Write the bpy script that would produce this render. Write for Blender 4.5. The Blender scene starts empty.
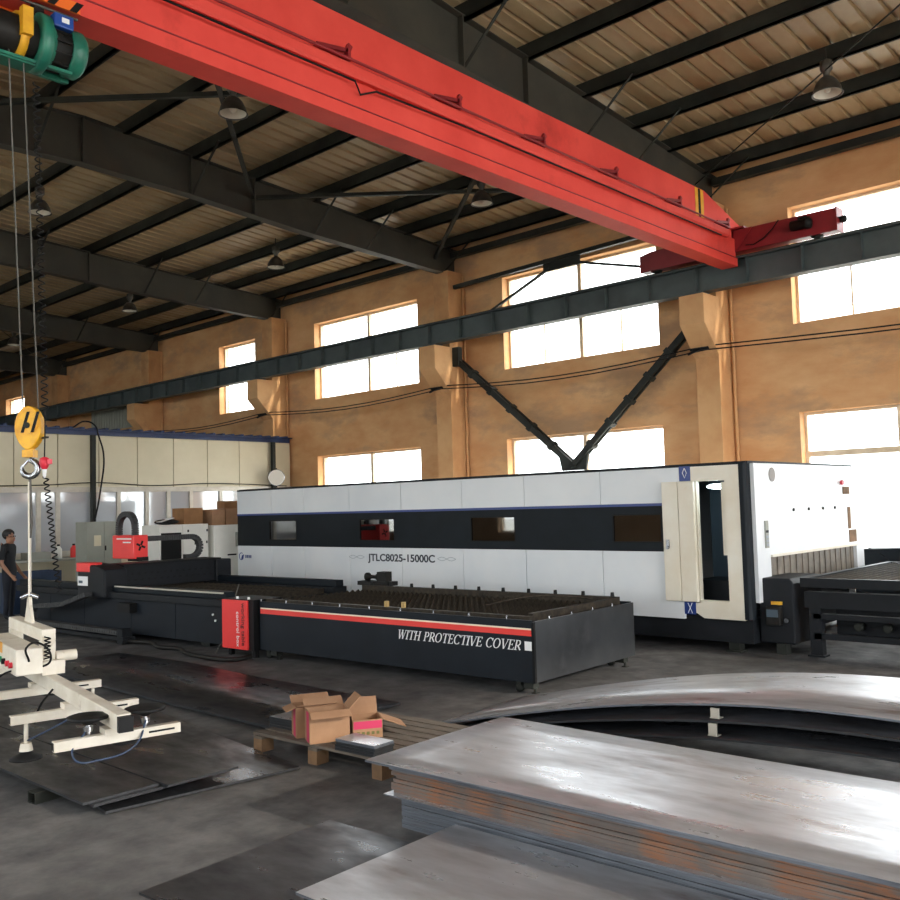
import bpy, math, random
from mathutils import Vector, Matrix
random.seed(7)
SC = bpy.context.scene
COL = SC.collection
PI = math.pi

# ------------------------------------------------------------------ camera
YAW, PITCH, ROLL, FPX, CAM_H = -0.7473167, 0.06198756, -0.0279431, 919.66, 1.9
fw = Vector((math.sin(YAW)*math.cos(PITCH), math.cos(YAW)*math.cos(PITCH), math.sin(PITCH)))
rt = Vector((math.cos(YAW), -math.sin(YAW), 0)); up = rt.cross(fw)
cr, sr = math.cos(ROLL), math.sin(ROLL)
rt2 = rt*cr + up*sr; up2 = -rt*sr + up*cr
cam_d = bpy.data.cameras.new('camera'); cam = bpy.data.objects.new('camera', cam_d); COL.objects.link(cam)
cam_d.sensor_width = 36; cam_d.lens = 36*FPX/900; cam_d.clip_end = 300; cam_d.clip_start = .05
m = Matrix.Identity(4)
for i in range(3):
    m[i][0], m[i][1], m[i][2] = rt2[i], up2[i], -fw[i]
m[2][3] = CAM_H
cam.matrix_world = m
SC.camera = cam

# ------------------------------------------------------------------ sky, sun, exposure
SC.view_settings.view_transform = 'Standard'; SC.view_settings.look = 'None'
SC.view_settings.gamma = 1; SC.view_settings.use_curve_mapping = False
SC.view_settings.exposure = 1.38
world = bpy.data.worlds.new('sky'); SC.world = world; world.use_nodes = True
bg = world.node_tree.nodes['Background']
bg.inputs['Color'].default_value = (.95, .98, 1.0, 1); bg.inputs['Strength'].default_value = 3.4
sun_d = bpy.data.lights.new('sun', 'SUN'); sun_d.energy = 1.2; sun_d.angle = .02; sun_d.color = (1, .9, .75)
sun = bpy.data.objects.new('sun', sun_d); COL.objects.link(sun)
SUN_FROM = Vector((1.0, .2, .42))
sun.rotation_euler = SUN_FROM.to_track_quat('Z', 'Y').to_euler(); sun.location = (20, 30, 20)
def portal(loc, rot, sx, sy):
    d = bpy.data.lights.new('daylight_portal', 'AREA'); d.shape = 'RECTANGLE'; d.size = sx; d.size_y = sy
    d.cycles.is_portal = True
    o = bpy.data.objects.new('daylight_portal', d); COL.objects.link(o); o.location = loc; o.rotation_euler = rot
cy = SC.cycles
cy.max_bounces = 7; cy.diffuse_bounces = 5; cy.glossy_bounces = 4; cy.transmission_bounces = 4; cy.transparent_max_bounces = 8
cy.sample_clamp_indirect = 6; cy.caustics_reflective = False; cy.caustics_refractive = False
cy.use_denoising = True

# ------------------------------------------------------------------ materials
def lin(c):
    return tuple(((v/12.92) if v <= .04045 else ((v+.055)/1.055)**2.4) for v in c)
def rgb(r, g, b): return lin((r/255, g/255, b/255))
MATS = {}
def mat(name, c1, c2=None, rough=.6, rough2=None, metal=0, scale=3, detail=6, stretch=(1, 1, 1), lo=.35, hi=.65, bump=0, bscale=40, c3=None, s3=.6, lo3=.55, hi3=.75, spec=.5, emit=None, estr=0):
    mt = bpy.data.materials.new(name); mt.use_nodes = True
    nt = mt.node_tree; N = nt.nodes; L = nt.links; b = N['Principled BSDF']
    b.inputs['Metallic'].default_value = metal; b.inputs['Roughness'].default_value = rough
    b.inputs['Specular IOR Level'].default_value = spec
    b.inputs['Base Color'].default_value = (*c1, 1)
    if emit: b.inputs['Emission Color'].default_value = (*emit, 1); b.inputs['Emission Strength'].default_value = estr
    if c2 or bump or rough2 is not None:
        tc = N.new('ShaderNodeTexCoord'); mp = N.new('ShaderNodeMapping'); mp.inputs['Scale'].default_value = stretch
        L.new(tc.outputs['Object'], mp.inputs['Vector'])
        no = N.new('ShaderNodeTexNoise'); no.inputs['Scale'].default_value = scale; no.inputs['Detail'].default_value = detail
        no.inputs['Roughness'].default_value = .6
        L.new(mp.outputs['Vector'], no.inputs['Vector'])
        rm = N.new('ShaderNodeMapRange'); rm.inputs['From Min'].default_value = lo; rm.inputs['From Max'].default_value = hi
        L.new(no.outputs['Fac'], rm.inputs['Value'])
        if c2:
            mx = N.new('ShaderNodeMix'); mx.data_type = 'RGBA'
            mx.inputs['A'].default_value = (*c1, 1); mx.inputs['B'].default_value = (*c2, 1)
            L.new(rm.outputs['Result'], mx.inputs['Factor'])
            out = mx.outputs['Result']
            if c3:
                n3 = N.new('ShaderNodeTexNoise'); n3.inputs['Scale'].default_value = s3; n3.inputs['Detail'].default_value = 8
                n3.inputs['Roughness'].default_value = .65
                L.new(mp.outputs['Vector'], n3.inputs['Vector'])
                r3 = N.new('ShaderNodeMapRange'); r3.inputs['From Min'].default_value = lo3; r3.inputs['From Max'].default_value = hi3
                L.new(n3.outputs['Fac'], r3.inputs['Value'])
                m3 = N.new('ShaderNodeMix'); m3.data_type = 'RGBA'
                L.new(out, m3.inputs['A']); m3.inputs['B'].default_value = (*c3, 1); L.new(r3.outputs['Result'], m3.inputs['Factor'])
                out = m3.outputs['Result']
            L.new(out, b.inputs['Base Color'])
        if rough2 is not None:
            rr = N.new('ShaderNodeMapRange'); rr.inputs['To Min'].default_value = rough; rr.inputs['To Max'].default_value = rough2
            L.new(rm.outputs['Result'], rr.inputs['Value']); L.new(rr.outputs['Result'], b.inputs['Roughness'])
        if bump:
            nb = N.new('ShaderNodeTexNoise'); nb.inputs['Scale'].default_value = bscale; nb.inputs['Detail'].default_value = 5
            L.new(mp.outputs['Vector'], nb.inputs['Vector'])
            bp = N.new('ShaderNodeBump'); bp.inputs['Strength'].default_value = bump; bp.inputs['Distance'].default_value = .02
            L.new(nb.outputs['Fac'], bp.inputs['Height']); L.new(bp.outputs['Normal'], b.inputs['Normal'])
    MATS[name] = mt
    return mt
def glassmat(name, tint, gl=.12, rough=.02, opaque=None, opq=0):
    mt = bpy.data.materials.new(name); mt.use_nodes = True
    nt = mt.node_tree; N = nt.nodes; L = nt.links; N.remove(N['Principled BSDF'])
    tr = N.new('ShaderNodeBsdfTransparent'); tr.inputs['Color'].default_value = (*tint, 1)
    gs = N.new('ShaderNodeBsdfGlossy'); gs.inputs['Roughness'].default_value = rough
    mx = N.new('ShaderNodeMixShader'); mx.inputs['Fac'].default_value = gl
    L.new(tr.outputs[0], mx.inputs[1]); L.new(gs.outputs[0], mx.inputs[2]); last = mx
    if opaque:
        df = N.new('ShaderNodeBsdfDiffuse'); df.inputs['Color'].default_value = (*opaque, 1)
        m2 = N.new('ShaderNodeMixShader'); m2.inputs['Fac'].default_value = opq
        L.new(mx.outputs[0], m2.inputs[1]); L.new(df.outputs[0], m2.inputs[2]); last = m2
    L.new(last.outputs[0], N['Material Output'].inputs['Surface'])
    MATS[name] = mt
mat('concrete', rgb(104, 103, 103), rgb(56, 56, 58), rough=.5, rough2=.8, scale=3.2, detail=14, lo=.3, hi=.75, bump=.25, bscale=14, c3=rgb(54, 54, 54), s3=.35, lo3=.5, hi3=.72)
mat('plaster', rgb(222, 178, 130), rgb(200, 144, 94), rough=.9, scale=1.0, detail=9, lo=.3, hi=.7, bump=.3, bscale=7, c3=rgb(178, 142, 108), s3=.7, lo3=.5, hi3=.66, stretch=(.8, 1, 1.7))
mat('plaster_pillar', rgb(220, 176, 126), rgb(198, 146, 98), rough=.9, scale=.8, bump=.2, bscale=9, c3=rgb(150, 104, 70), s3=.5)
mat('wall_plain', rgb(190, 160, 130), rgb(160, 130, 100), rough=.9, scale=.5)
mat('roof_sheet', rgb(186, 166, 132), rgb(150, 120, 84), rough=.45, scale=.7, c3=rgb(110, 78, 48), s3=.5, lo3=.55, hi3=.8, stretch=(1, .4, 1))
mat('steel_dark', rgb(52, 54, 50), rgb(36, 37, 35), rough=.5, scale=1.5, c3=rgb(70, 62, 50), s3=.8, lo3=.6, hi3=.85, spec=.16)
mat('rafter_paint', rgb(66, 64, 56), rgb(48, 47, 43), rough=.65, scale=1.2, c3=rgb(84, 72, 56), s3=.6, lo3=.55, hi3=.85)
mat('runway_paint', rgb(74, 84, 84), rgb(58, 66, 67), rough=.55, scale=1.5)
mat('crane_red', rgb(236, 84, 74), rgb(220, 70, 62), spec=.25, rough=.55, scale=.9, c3=rgb(160, 40, 36), s3=.6, lo3=.6, hi3=.85)
mat('crane_dark_red', rgb(150, 34, 40), rgb(126, 28, 34), rough=.45, scale=1.5)
mat('hazard_yellow', rgb(236, 180, 40), rgb(214, 150, 30), rough=.5, scale=5)
mat('hazard_orange', rgb(240, 110, 30), rough=.5)
mat('hook_yellow', rgb(240, 182, 30), rgb(214, 150, 24), rough=.4, scale=9)
mat('black', rgb(22, 22, 23), rough=.5, spec=.16)
mat('rubber', rgb(26, 26, 27), rgb(38, 38, 38), rough=.5, scale=12, spec=.16)
mat('hoist_green', rgb(38, 120, 98), rgb(28, 96, 80), rough=.4, scale=6)
mat('motor_black', rgb(40, 38, 36), rgb(28, 27, 26), rough=.5, scale=8, spec=.16)
mat('blue_box', rgb(30, 70, 150), rough=.4)
mat('rope', rgb(84, 81, 76), rough=.5, metal=.6)
mat('white_paint', rgb(226, 228, 230), rgb(216, 220, 224), rough=.32, scale=.8)
mat('cream_paint', rgb(230, 224, 210), rgb(218, 206, 184), rough=.4, scale=1.2, c3=rgb(186, 150, 110), s3=2, lo3=.66, hi3=.8)
mat('band_black', rgb(24, 30, 36), rgb(19, 24, 29), rough=.5, scale=2, spec=.16)
mat('machine_black', rgb(33, 35, 39), rgb(25, 27, 30), rough=.5, scale=2, bump=.05, spec=.16)
mat('table_black', rgb(30, 35, 42), rgb(25, 29, 35), rough=.5, scale=1.6, c3=rgb(44, 47, 52), s3=2.5, lo3=.68, hi3=.85, spec=.16)
mat('table_end', rgb(66, 68, 71), rgb(48, 50, 53), rough=.38, scale=1.8, metal=.3, c3=rgb(86, 86, 88), s3=1.6, lo3=.6, hi3=.85)
mat('slat_steel', rgb(70, 62, 52), rgb(44, 40, 36), rough=.5, scale=14, metal=.4, spec=.16)
mat('stripe_red', rgb(232, 62, 54), rough=.4)
mat('stripe_cream', rgb(244, 226, 200), rough=.4)
mat('panel_red', rgb(238, 60, 58), rgb(228, 52, 50), rough=.4, scale=2)
mat('deep_blue', rgb(36, 60, 128), rough=.35)
mat('text_white', rgb(238, 238, 238), rough=.5)
mat('text_dark', rgb(44, 48, 58), rough=.5)
mat('text_black', rgb(60, 14, 16), rough=.5)
mat('line_grey', rgb(150, 156, 164), rough=.5)
mat('alu', rgb(196, 190, 178), rgb(180, 172, 158), rough=.4, metal=.2, scale=4)
mat('win_frame', rgb(226, 208, 180), rgb(204, 180, 148), rough=.6, scale=3)
mat('office_panel', rgb(214, 204, 178), rgb(200, 190, 162), rough=.5, scale=.6)
mat('office_blue', rgb(38, 56, 96), rgb(30, 44, 78), rough=.45, scale=2)
mat('cabinet_grey', rgb(150, 152, 142), rgb(140, 142, 132), rough=.5, scale=2)
mat('chiller_white', rgb(232, 230, 222), rgb(222, 220, 212), rough=.45, scale=2)
mat('emblem_grey', rgb(132, 126, 122), rough=.5)
mat('cardboard', rgb(164, 126, 96), rgb(146, 110, 82), rough=.85, scale=4, bump=.06)
mat('cardboard_dark', rgb(150, 108, 70), rgb(132, 94, 60), rough=.85, scale=4)
mat('box_pink', rgb(190, 50, 90), rough=.75)
mat('box_print', rgb(96, 96, 50), rough=.8)
mat('wood_old', rgb(112, 102, 92), rgb(82, 74, 66), rough=.85, scale=5, stretch=(1, 8, 1), bump=.15)
mat('wood_block', rgb(136, 104, 74), rgb(104, 80, 58), rough=.85, scale=6)
mat('plate_bright', rgb(206, 208, 214), rgb(150, 149, 152), rough=.26, rough2=.46, metal=.68, scale=2.4, detail=9, lo=.38, hi=.72, stretch=(.45, 1.5, 1), c3=rgb(132, 118, 112), s3=2.0, lo3=.56, hi3=.72, bump=.02, bscale=3)
mat('plate_dark', rgb(100, 102, 108), rgb(62, 63, 68), rough=.24, rough2=.5, metal=.85, scale=2.6, detail=10, lo=.36, hi=.66, stretch=(.6, 1.3, 1), c3=rgb(64, 56, 50), s3=1.8, lo3=.55, hi3=.8)
mat('plate_edge', rgb(118, 124, 134), rgb(80, 84, 92), rough=.45, metal=.4, scale=14, stretch=(.2, 1, 6))
mat('plate_edge_dark', rgb(58, 60, 64), rgb(40, 42, 45), rough=.5, metal=.5, scale=14, stretch=(.2, 1, 6))
mat('plate_rust', rgb(126, 116, 110), rgb(94, 88, 86), rough=.6, metal=.3, scale=7, stretch=(.3, 1, 3), c3=rgb(150, 100, 68), s3=16, lo3=.46, hi3=.66)
mat('lifter_white', rgb(228, 220, 206), rgb(212, 202, 184), rough=.5, scale=5, c3=rgb(150, 124, 100), s3=6, lo3=.62, hi3=.8)
mat('chrome', rgb(190, 192, 196), rgb(120, 122, 126), rough=.25, metal=.95, scale=10)
mat('red_plastic', rgb(210, 40, 60), rough=.4)
mat('green_plastic', rgb(20, 170, 110), rough=.4)
mat('brass', rgb(180, 150, 96), rough=.5, metal=.4)
mat('lamp_shade', rgb(92, 88, 82), rgb(70, 67, 62), rough=.45, metal=.5, scale=8)
mat('lamp_inner', rgb(214, 208, 196), rough=.4)
mat('lamp_glow', rgb(230, 250, 255), rough=.4, emit=(.75, .95, 1), estr=6)
mat('skin', rgb(150, 108, 84), rough=.6)
mat('hair', rgb(22, 19, 18), rough=.6)
mat('shirt', rgb(18, 20, 25), rgb(14, 15, 19), rough=.85, scale=10)
mat('trousers', rgb(24, 28, 40), rgb(18, 22, 32), rough=.85, scale=10)
mat('bench_blue', rgb(46, 66, 96), rgb(36, 52, 76), rough=.5, scale=4)
mat('curtain_strip', rgb(126, 116, 104), rgb(96, 88, 78), rough=.5, scale=6)
mat('outside', rgb(200, 196, 186), rough=.9)
mat('interior_blue', rgb(70, 84, 96), rough=.5)
glassmat('glass_clear', (.95, .97, .97), .08)
glassmat('glass_dark', (.05, .05, .05), .16, .03)
glassmat('glass_office', (.7, .72, .74), .5, .06, opaque=rgb(206, 210, 216), opq=.55)
mat('chain_grey', rgb(62, 62, 63), rgb(48, 48, 49), rough=.7, scale=20)

# ------------------------------------------------------------------ mesh building
class MB:
    def __init__(s): s.v = []; s.f = []; s.sm = []; s.mi = []; s.cur = 0
    def add(s, vs, fs, smooth=False):
        n = len(s.v); s.v += [tuple(p) for p in vs]
        for f in fs: s.f.append(tuple(i+n for i in f)); s.sm.append(smooth); s.mi.append(s.cur)
        return s
    def box(s, x0, x1, y0, y1, z0, z1):
        return s.add([(x0,y0,z0),(x1,y0,z0),(x1,y1,z0),(x0,y1,z0),(x0,y0,z1),(x1,y0,z1),(x1,y1,z1),(x0,y1,z1)],
                     [(3,2,1,0),(4,5,6,7),(0,1,5,4),(1,2,6,5),(2,3,7,6),(3,0,4,7)])
    def boxc(s, c, sz, rot=None):
        hx, hy, hz = sz[0]/2, sz[1]/2, sz[2]/2
        n = len(s.v); s.box(-hx, hx, -hy, hy, -hz, hz)
        for i in range(n, len(s.v)):
            p = Vector(s.v[i])
            if rot is not None: p = rot @ p
            s.v[i] = tuple(p + Vector(c))
        return s
    def bar(s, p0, p1, w, h, upv=(0, 0, 1)):
        p0, p1 = Vector(p0), Vector(p1); d = (p1-p0); ln = d.length; d.normalize()
        u = Vector(upv); sx = d.cross(u)
        if sx.length < 1e-4: sx = d.cross(Vector((1, 0, 0)))
        sx.normalize(); u = sx.cross(d)
        vs = []
        for p in (p0, p1):
            for a, b in ((-1,-1),(1,-1),(1,1),(-1,1)): vs.append(p + sx*(a*w/2) + u*(b*h/2))
        return s.add(vs, [(0,1,2,3),(7,6,5,4),(0,4,5,1),(1,5,6,2),(2,6,7,3),(3,7,4,0)])
    def tube(s, pts, r, n=8, closed=False):
        pts = [Vector(p) for p in pts]; k = len(pts); rs = r if isinstance(r, (list, tuple)) else [r]*k
        vs = []; ref = None
        for i, p in enumerate(pts):
            d = (pts[min(i+1, k-1)] - pts[max(i-1, 0)]).normalized()
            if ref is None: ref = Vector((0,0,1)) if abs(d.z) < .9 else Vector((1,0,0))
            sx = d.cross(ref)
            if sx.length < 1e-5: sx = d.cross(Vector((0, 1, .01)))
            sx.normalize(); u = sx.cross(d).normalized(); ref = u
            for j in range(n):
                a = 2*PI*j/n; vs.append(p + sx*(math.cos(a)*rs[i]) + u*(math.sin(a)*rs[i]))
        fs = [(i*n+j, i*n+(j+1)%n, (i+1)*n+(j+1)%n, (i+1)*n+j) for i in range(k-1) for j in range(n)]
        s.add(vs, fs, True)
        s.add(vs[:n], [tuple(range(n-1, -1, -1))]); s.add(vs[-n:], [tuple(range(n))])
        return s
    def cyl(s, p0, p1, r, n=16): return s.tube([p0, p1], r, n)
    def lathe(s, prof, n=20, axis='Z', c=(0,0,0), cap=True):
        vs = []
        for r, z in prof:
            for j in range(n):
                a = 2*PI*j/n; x, y = r*math.cos(a), r*math.sin(a)
                p = {'Z': (x, y, z), 'X': (z, x, y), 'Y': (y, z, x)}[axis]
                vs.append((p[0]+c[0], p[1]+c[1], p[2]+c[2]))
        k = len(prof)
        fs = [(i*n+j, i*n+(j+1)%n, (i+1)*n+(j+1)%n, (i+1)*n+j) for i in range(k-1) for j in range(n)]
        s.add(vs, fs, True)
        if cap: s.add(vs[:n], [tuple(range(n-1, -1, -1))]); s.add(vs[-n:], [tuple(range(n))])
        return s
    def prism(s, poly, lo, hi, axis='Y'):
        def P(a, b, t): return {'Y': (a, t, b), 'X': (t, a, b), 'Z': (a, b, t)}[axis]
        k = len(poly); vs = [P(a, b, lo) for a, b in poly] + [P(a, b, hi) for a, b in poly]
        fs = [(i, (i+1) % k, k+(i+1) % k, k+i) for i in range(k)] + [tuple(range(k-1, -1, -1)), tuple(range(k, 2*k))]
        return s.add(vs, fs)
    def sphere(s, c, r, n=12, m=8, sc=(1,1,1)):
        vs = []; fs = []
        for i in range(m+1):
            t = PI*i/m
            for j in range(n):
                a = 2*PI*j/n; vs.append((c[0]+sc[0]*r*math.sin(t)*math.cos(a), c[1]+sc[1]*r*math.sin(t)*math.sin(a), c[2]-sc[2]*r*math.cos(t)))
        fs = [(i*n+j, i*n+(j+1)%n, (i+1)*n+(j+1)%n, (i+1)*n+j) for i in range(m) for j in range(n)]
        return s.add(vs, fs, True)
    def mesh(s, name):
        me = bpy.data.meshes.new(name); me.from_pydata(s.v, [], s.f)
        me.polygons.foreach_set('use_smooth', s.sm); me.polygons.foreach_set('material_index', s.mi)
        me.update(); return me
def _fix_normals(me):
    import bmesh
    b = bmesh.new(); b.from_mesh(me); bmesh.ops.recalc_face_normals(b, faces=b.faces); b.to_mesh(me); b.free()
def tag(o, label=None, cat=None, group=None, kind=None):
    if label: o['label'] = label
    if cat: o['category'] = cat
    if group: o['group'] = group
    if kind: o['kind'] = kind
    return o
def obj(name, mb, material, parent=None, label=None, cat=None, group=None, kind=None, bev=0, loc=None, rz=0):
    me = mb.mesh(name) if isinstance(mb, MB) else mb
    if isinstance(mb, MB): _fix_normals(me)
    if not me.materials:
        for mm in (material if isinstance(material, (list, tuple)) else [material]): me.materials.append(MATS[mm])
    o = bpy.data.objects.new(name, me); COL.objects.link(o)
    if parent: o.parent = parent
    if loc: o.location = loc
    if rz: o.rotation_euler = (0, 0, rz)
    if bev:
        md = o.modifiers.new('bevel', 'BEVEL'); md.width = bev; md.segments = 2; md.limit_method = 'ANGLE'; md.angle_limit = .7
    return tag(o, label, cat, group, kind)
def thing(name, loc=(0,0,0), rz=0, label=None, cat=None, group=None, kind=None, parent=None):
    o = bpy.data.objects.new(name, None); COL.objects.link(o); o.location = loc; o.rotation_euler = (0, 0, rz); o.empty_display_size = .2
    if parent: o.parent = parent
    return tag(o, label, cat, group, kind)
def copy_tree(o, parent=None, **kw):
    c = o.copy(); COL.objects.link(c)
    if parent: c.parent = parent
    for ch in list(o.children): copy_tree(ch, c)
    for k, v in kw.items():
        if k == 'loc': c.location = v
        elif k == 'rz': c.rotation_euler = (0, 0, v)
        else: c[k] = v
    return c
def text_mesh(s, size, extrude=.002, shear=0, width=None, bold=0):
    cu = bpy.data.curves.new('text', 'FONT'); cu.body = s; cu.size = size; cu.extrude = extrude; cu.shear = shear; cu.offset = bold
    o = bpy.data.objects.new('text', cu); COL.objects.link(o)
    dg = bpy.context.evaluated_depsgraph_get(); me = bpy.data.meshes.new_from_object(o.evaluated_get(dg))
    bpy.data.objects.remove(o)
    if width:
        xs = [v.co.x for v in me.vertices]; k = width/(max(xs)-min(xs)); x0 = min(xs)
        for v in me.vertices: v.co.x = (v.co.x-x0)*k
    return me
def text_on(name, s, size, M, material, parent, **kw):
    me = text_mesh(s, size, **kw); me.transform(M); me.materials.clear()
    return obj(name, me, material, parent)
# text lying in the XZ plane, readable from -Y
def M_front(x, y, z): return Matrix.Translation((x, y, z)) @ Matrix.Rotation(PI/2, 4, 'X')

# ------------------------------------------------------------------ shell of the hall
YW = 16.3; YN = -2.5; RIDGE = 7.0; X0, X1 = -46.0, 9.0
FRAMES = [-8.02, -14.78, -21.72, -28.68, -35.7, -42.6]
FR_ALL = [5.6, -1.2] + FRAMES
def roofbot(Y): return 8.10 + .062*(16.0 - (Y if Y >= RIDGE else 2*RIDGE-Y))    # underside of purlins
def struct(o): o['kind'] = 'structure'; return o
fl = struct(obj('floor', MB().box(X0-.4, X1+.4, YN-.4, YW+.4, -.2, 0), 'concrete'))
struct(obj('ground', MB().box(-120, 120, -90, 110, -.4, -.21), 'outside'))
def wall_holes(a0, a1, z0, z1, holes, t0, t1, axis):
    xs = sorted({a0, a1} | {h[0] for h in holes} | {h[1] for h in holes}); zs = sorted({z0, z1} | {h[2] for h in holes} | {h[3] for h in holes})
    xs = [x for x in xs if a0 <= x <= a1]; mb = MB()
    V = {}
    def solid(i, j):
        if i < 0 or j < 0 or i >= len(xs)-1 or j >= len(zs)-1: return False
        cx, cz = (xs[i]+xs[i+1])/2, (zs[j]+zs[j+1])/2
        return not any(h[0] < cx < h[1] and h[2] < cz < h[3] for h in holes)
    def vid(i, j, t):
        k = (i, j, t)
        if k not in V:
            V[k] = len(mb.v); a, z, tt = xs[i], zs[j], (t0, t1)[t]
            mb.v.append((a, tt, z) if axis == 'Y' else (tt, a, z))
        return V[k]
    def face(*q): mb.f.append(q); mb.sm.append(False); mb.mi.append(0)
    for i in range(len(xs)-1):
        for j in range(len(zs)-1):
            if not solid(i, j): continue
            for t in (0, 1): face(vid(i,j,t), vid(i+1,j,t), vid(i+1,j+1,t), vid(i,j+1,t))
            if not solid(i-1, j): face(vid(i,j,0), vid(i,j,1), vid(i,j+1,1), vid(i,j+1,0))
            if not solid(i+1, j): face(vid(i+1,j,0), vid(i+1,j,1), vid(i+1,j+1,1), vid(i+1,j+1,0))
            if not solid(i, j-1): face(vid(i,j,0), vid(i+1,j,0), vid(i+1,j,1), vid(i,j,1))
            if not solid(i, j+1): face(vid(i,j+1,0), vid(i+1,j+1,0), vid(i+1,j+1,1), vid(i,j+1,1))
    return mb
UZ0, UZ1 = 5.02, 7.16
UP = [(.35, 4.25), (-6.58, -2.68), (-13.32, -9.3), (-20.2, -16.1), (-24.98, -23.05), (-41.7, -39.75)]
LO = [(.35, 4.25), (-6.55, -2.6), (-13.32, -9.3), (-20.15, -16.1)]
holes_b = [(a, b, UZ0, UZ1) for a, b in UP] + [(a, b, .45 if a > -7 else 1.0, 3.42) for a, b in LO]
wb = struct(obj('wall_back', wall_holes(X0, X1, 0, 8.3, holes_b, YW, YW+.36, 'Y'), 'plaster'))
NEARW = [(.35, 4.25), (-6.55, -2.6), (-13.32, -9.3), (-20.15, -16.1), (-27.0, -23.0), (-34, -30)]
holes_f = [(a, b, UZ0, UZ1) for a, b in NEARW] + [(a, b, 1.0, 3.42) for a, b in NEARW]
wf = struct(obj('wall_front', wall_holes(X0, X1, 0, 8.0, holes_f, YN-.36, YN, 'Y'), 'wall_plain'))
DOOR = (-1.0, 14.6, 0, 6.6)
wr = struct(obj('wall_right', wall_holes(YN, YW, 0, 8.9, [DOOR], X1, X1+.36, 'X'), 'wall_plain'))
wl = struct(obj('wall_left', wall_holes(YN, YW, 0, 8.9, [], X0-.36, X0, 'X'), 'wall_plain'))
portal((X1+.1, (DOOR[0]+DOOR[1])/2, 3.3), (0, PI/2, 0), 6.6, DOOR[1]-DOOR[0])
for a, b, z0, z1 in holes_b: portal(((a+b)/2, YW+.2, (z0+z1)/2), (-PI/2, 0, 0), b-a, z1-z0)
for a, b, z0, z1 in holes_f: portal(((a+b)/2, YN-.2, (z0+z1)/2), (PI/2, 0, 0), b-a, z1-z0)

# windows: frame, mullions, panes
wcount = [0]
def window(a, b, z0, z1, y, rows, mull, muntins, parent_kind='structure', transom=.2):
    wcount[0] += 1
    w = thing('window_%d' % wcount[0], ((a+b)/2, y, z0), kind='structure')
    hw = (b-a)/2; H = z1-z0; fr = MB(); t = .05
    fr.box(-hw, hw, -.04, .04, 0, t).box(-hw, hw, -.04, .04, H-t, H).box(-hw, -hw+t, -.04, .04, t, H-t).box(hw-t, hw, -.04, .04, t, H-t)
    obj('window_frame', fr, 'win_frame', w)
    cols = [-hw+t] + list(mull) + [hw-t]
    for mx in mull: obj('mullion', MB().box(mx-.045, mx+.045, -.045, .045, t, H-t), 'win_frame', w)
    rz = [t] + list(rows) + [H-t]
    for r in rows: obj('transom', MB().box(-hw+t, hw-t, -.05, .05, r-transom/2, r+transom/2), 'win_frame', w)
    for ri in range(len(rz)-1):
        lo_, hi_ = rz[ri] + (transom/2 if ri else 0), rz[ri+1] - (transom/2 if ri < len(rz)-2 else 0)
        for ci in range(len(cols)-1):
            l_, r_ = cols[ci] + (.045 if ci else 0), cols[ci+1] - (.045 if ci < len(cols)-2 else 0)
            obj('pane', MB().box(l_, r_, -.004, .004, lo_, hi_), 'glass_clear', w)
            if muntins and ri == 0:
                mid = (l_+r_)/2; obj('muntin', MB().box(mid-.014, mid+.014, -.02, .02, lo_, hi_), 'win_frame', w)
    return w
for a, b in UP:
    one = b-a < 2.5
    window(a, b, UZ0, UZ1, YW+.24, [1.42], [] if one else [0.0], True)
for a, b in LO:
    if a > -7: window(a, b, .45, 3.42, YW+.24, [2.22], [-.35, 1.0], False, transom=.1)
    else: window(a, b, 1.0, 3.42, YW+.24, [], [0.0], False)
for a, b in NEARW:
    window(a, b, UZ0, UZ1, YN-.2, [1.42], [0.0], False); window(a, b, 1.0, 3.42, YN-.2, [], [0.0], False)

# pilasters and corbels on the back wall
def pilaster(xc, mesh=[None]):
    p = thing('pilaster', (xc, YW, 0), parent=wb)
    obj('shaft', MB().box(-.24, .24, -.52, 0, 0, 7.5), 'plaster_pillar', p, bev=.012)
    obj('corbel', MB().prism([(-.52, 4.55), (-1.05, 5.12), (-1.05, 5.66), (-.52, 5.66)], -.25, .25, 'X'), 'plaster_pillar', p, bev=.012)
    obj('pipe', MB().cyl((.3, -.06, 2.2), (.3, -.06, 7.4), .03, 8), 'plaster_pillar', p)
for x in [5.6, -1.2] + FRAMES: pilaster(x)

# roof: purlins, rafters, sheets
ceil = thing('ceiling', (0, RIDGE, 9.0), kind='structure')
def cl(mb):   # shift world coordinates into the ceiling's frame
    mb.v = [(x, y-RIDGE, z-9.0) for x, y, z in mb.v]; return mb
mb = MB(); prof = []
PW = .9
for k in range(3):
    b0 = k*.3; prof += [(b0, 0), (b0+.215, 0), (b0+.236, .045), (b0+.279, .045)]
prof.append((.9, 0))
def sheet_mesh(ye):
    mb = MB(); zr, ze = roofbot(RIDGE)+.2, roofbot(ye)+.2; n = len(prof)
    vs = [(x, 0, zr-9+z) for x, z in prof] + [(x, ye-RIDGE, ze-9+z) for x, z in prof]
    vs += [(x, 0, zr-9+z+.012) for x, z in prof] + [(x, ye-RIDGE, ze-9+z+.012) for x, z in prof]
    fs = [(i, i+1, n+i+1, n+i) for i in range(n-1)] + [(2*n+i, 3*n+i, 3*n+i+1, 2*n+i+1) for i in range(n-1)]
    mb.add(vs, fs); me = mb.mesh('roof_panel'); return me
far_me, near_me = sheet_mesh(YW+.5), sheet_mesh(YN-.5)
k = 0
x = X0-.3
while x < X1+.3:
    for me in (far_me, near_me): obj('roof_panel', me, 'roof_sheet', ceil, loc=(x, 0, 0))
    x += PW
PUR = [15.93, 14.63, 13.44, 11.98, 10.5, 9.13, 7.78, 6.25]
PURN = [4.8, 3.4, 1.95, .5, -.9, -2.2]
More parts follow.
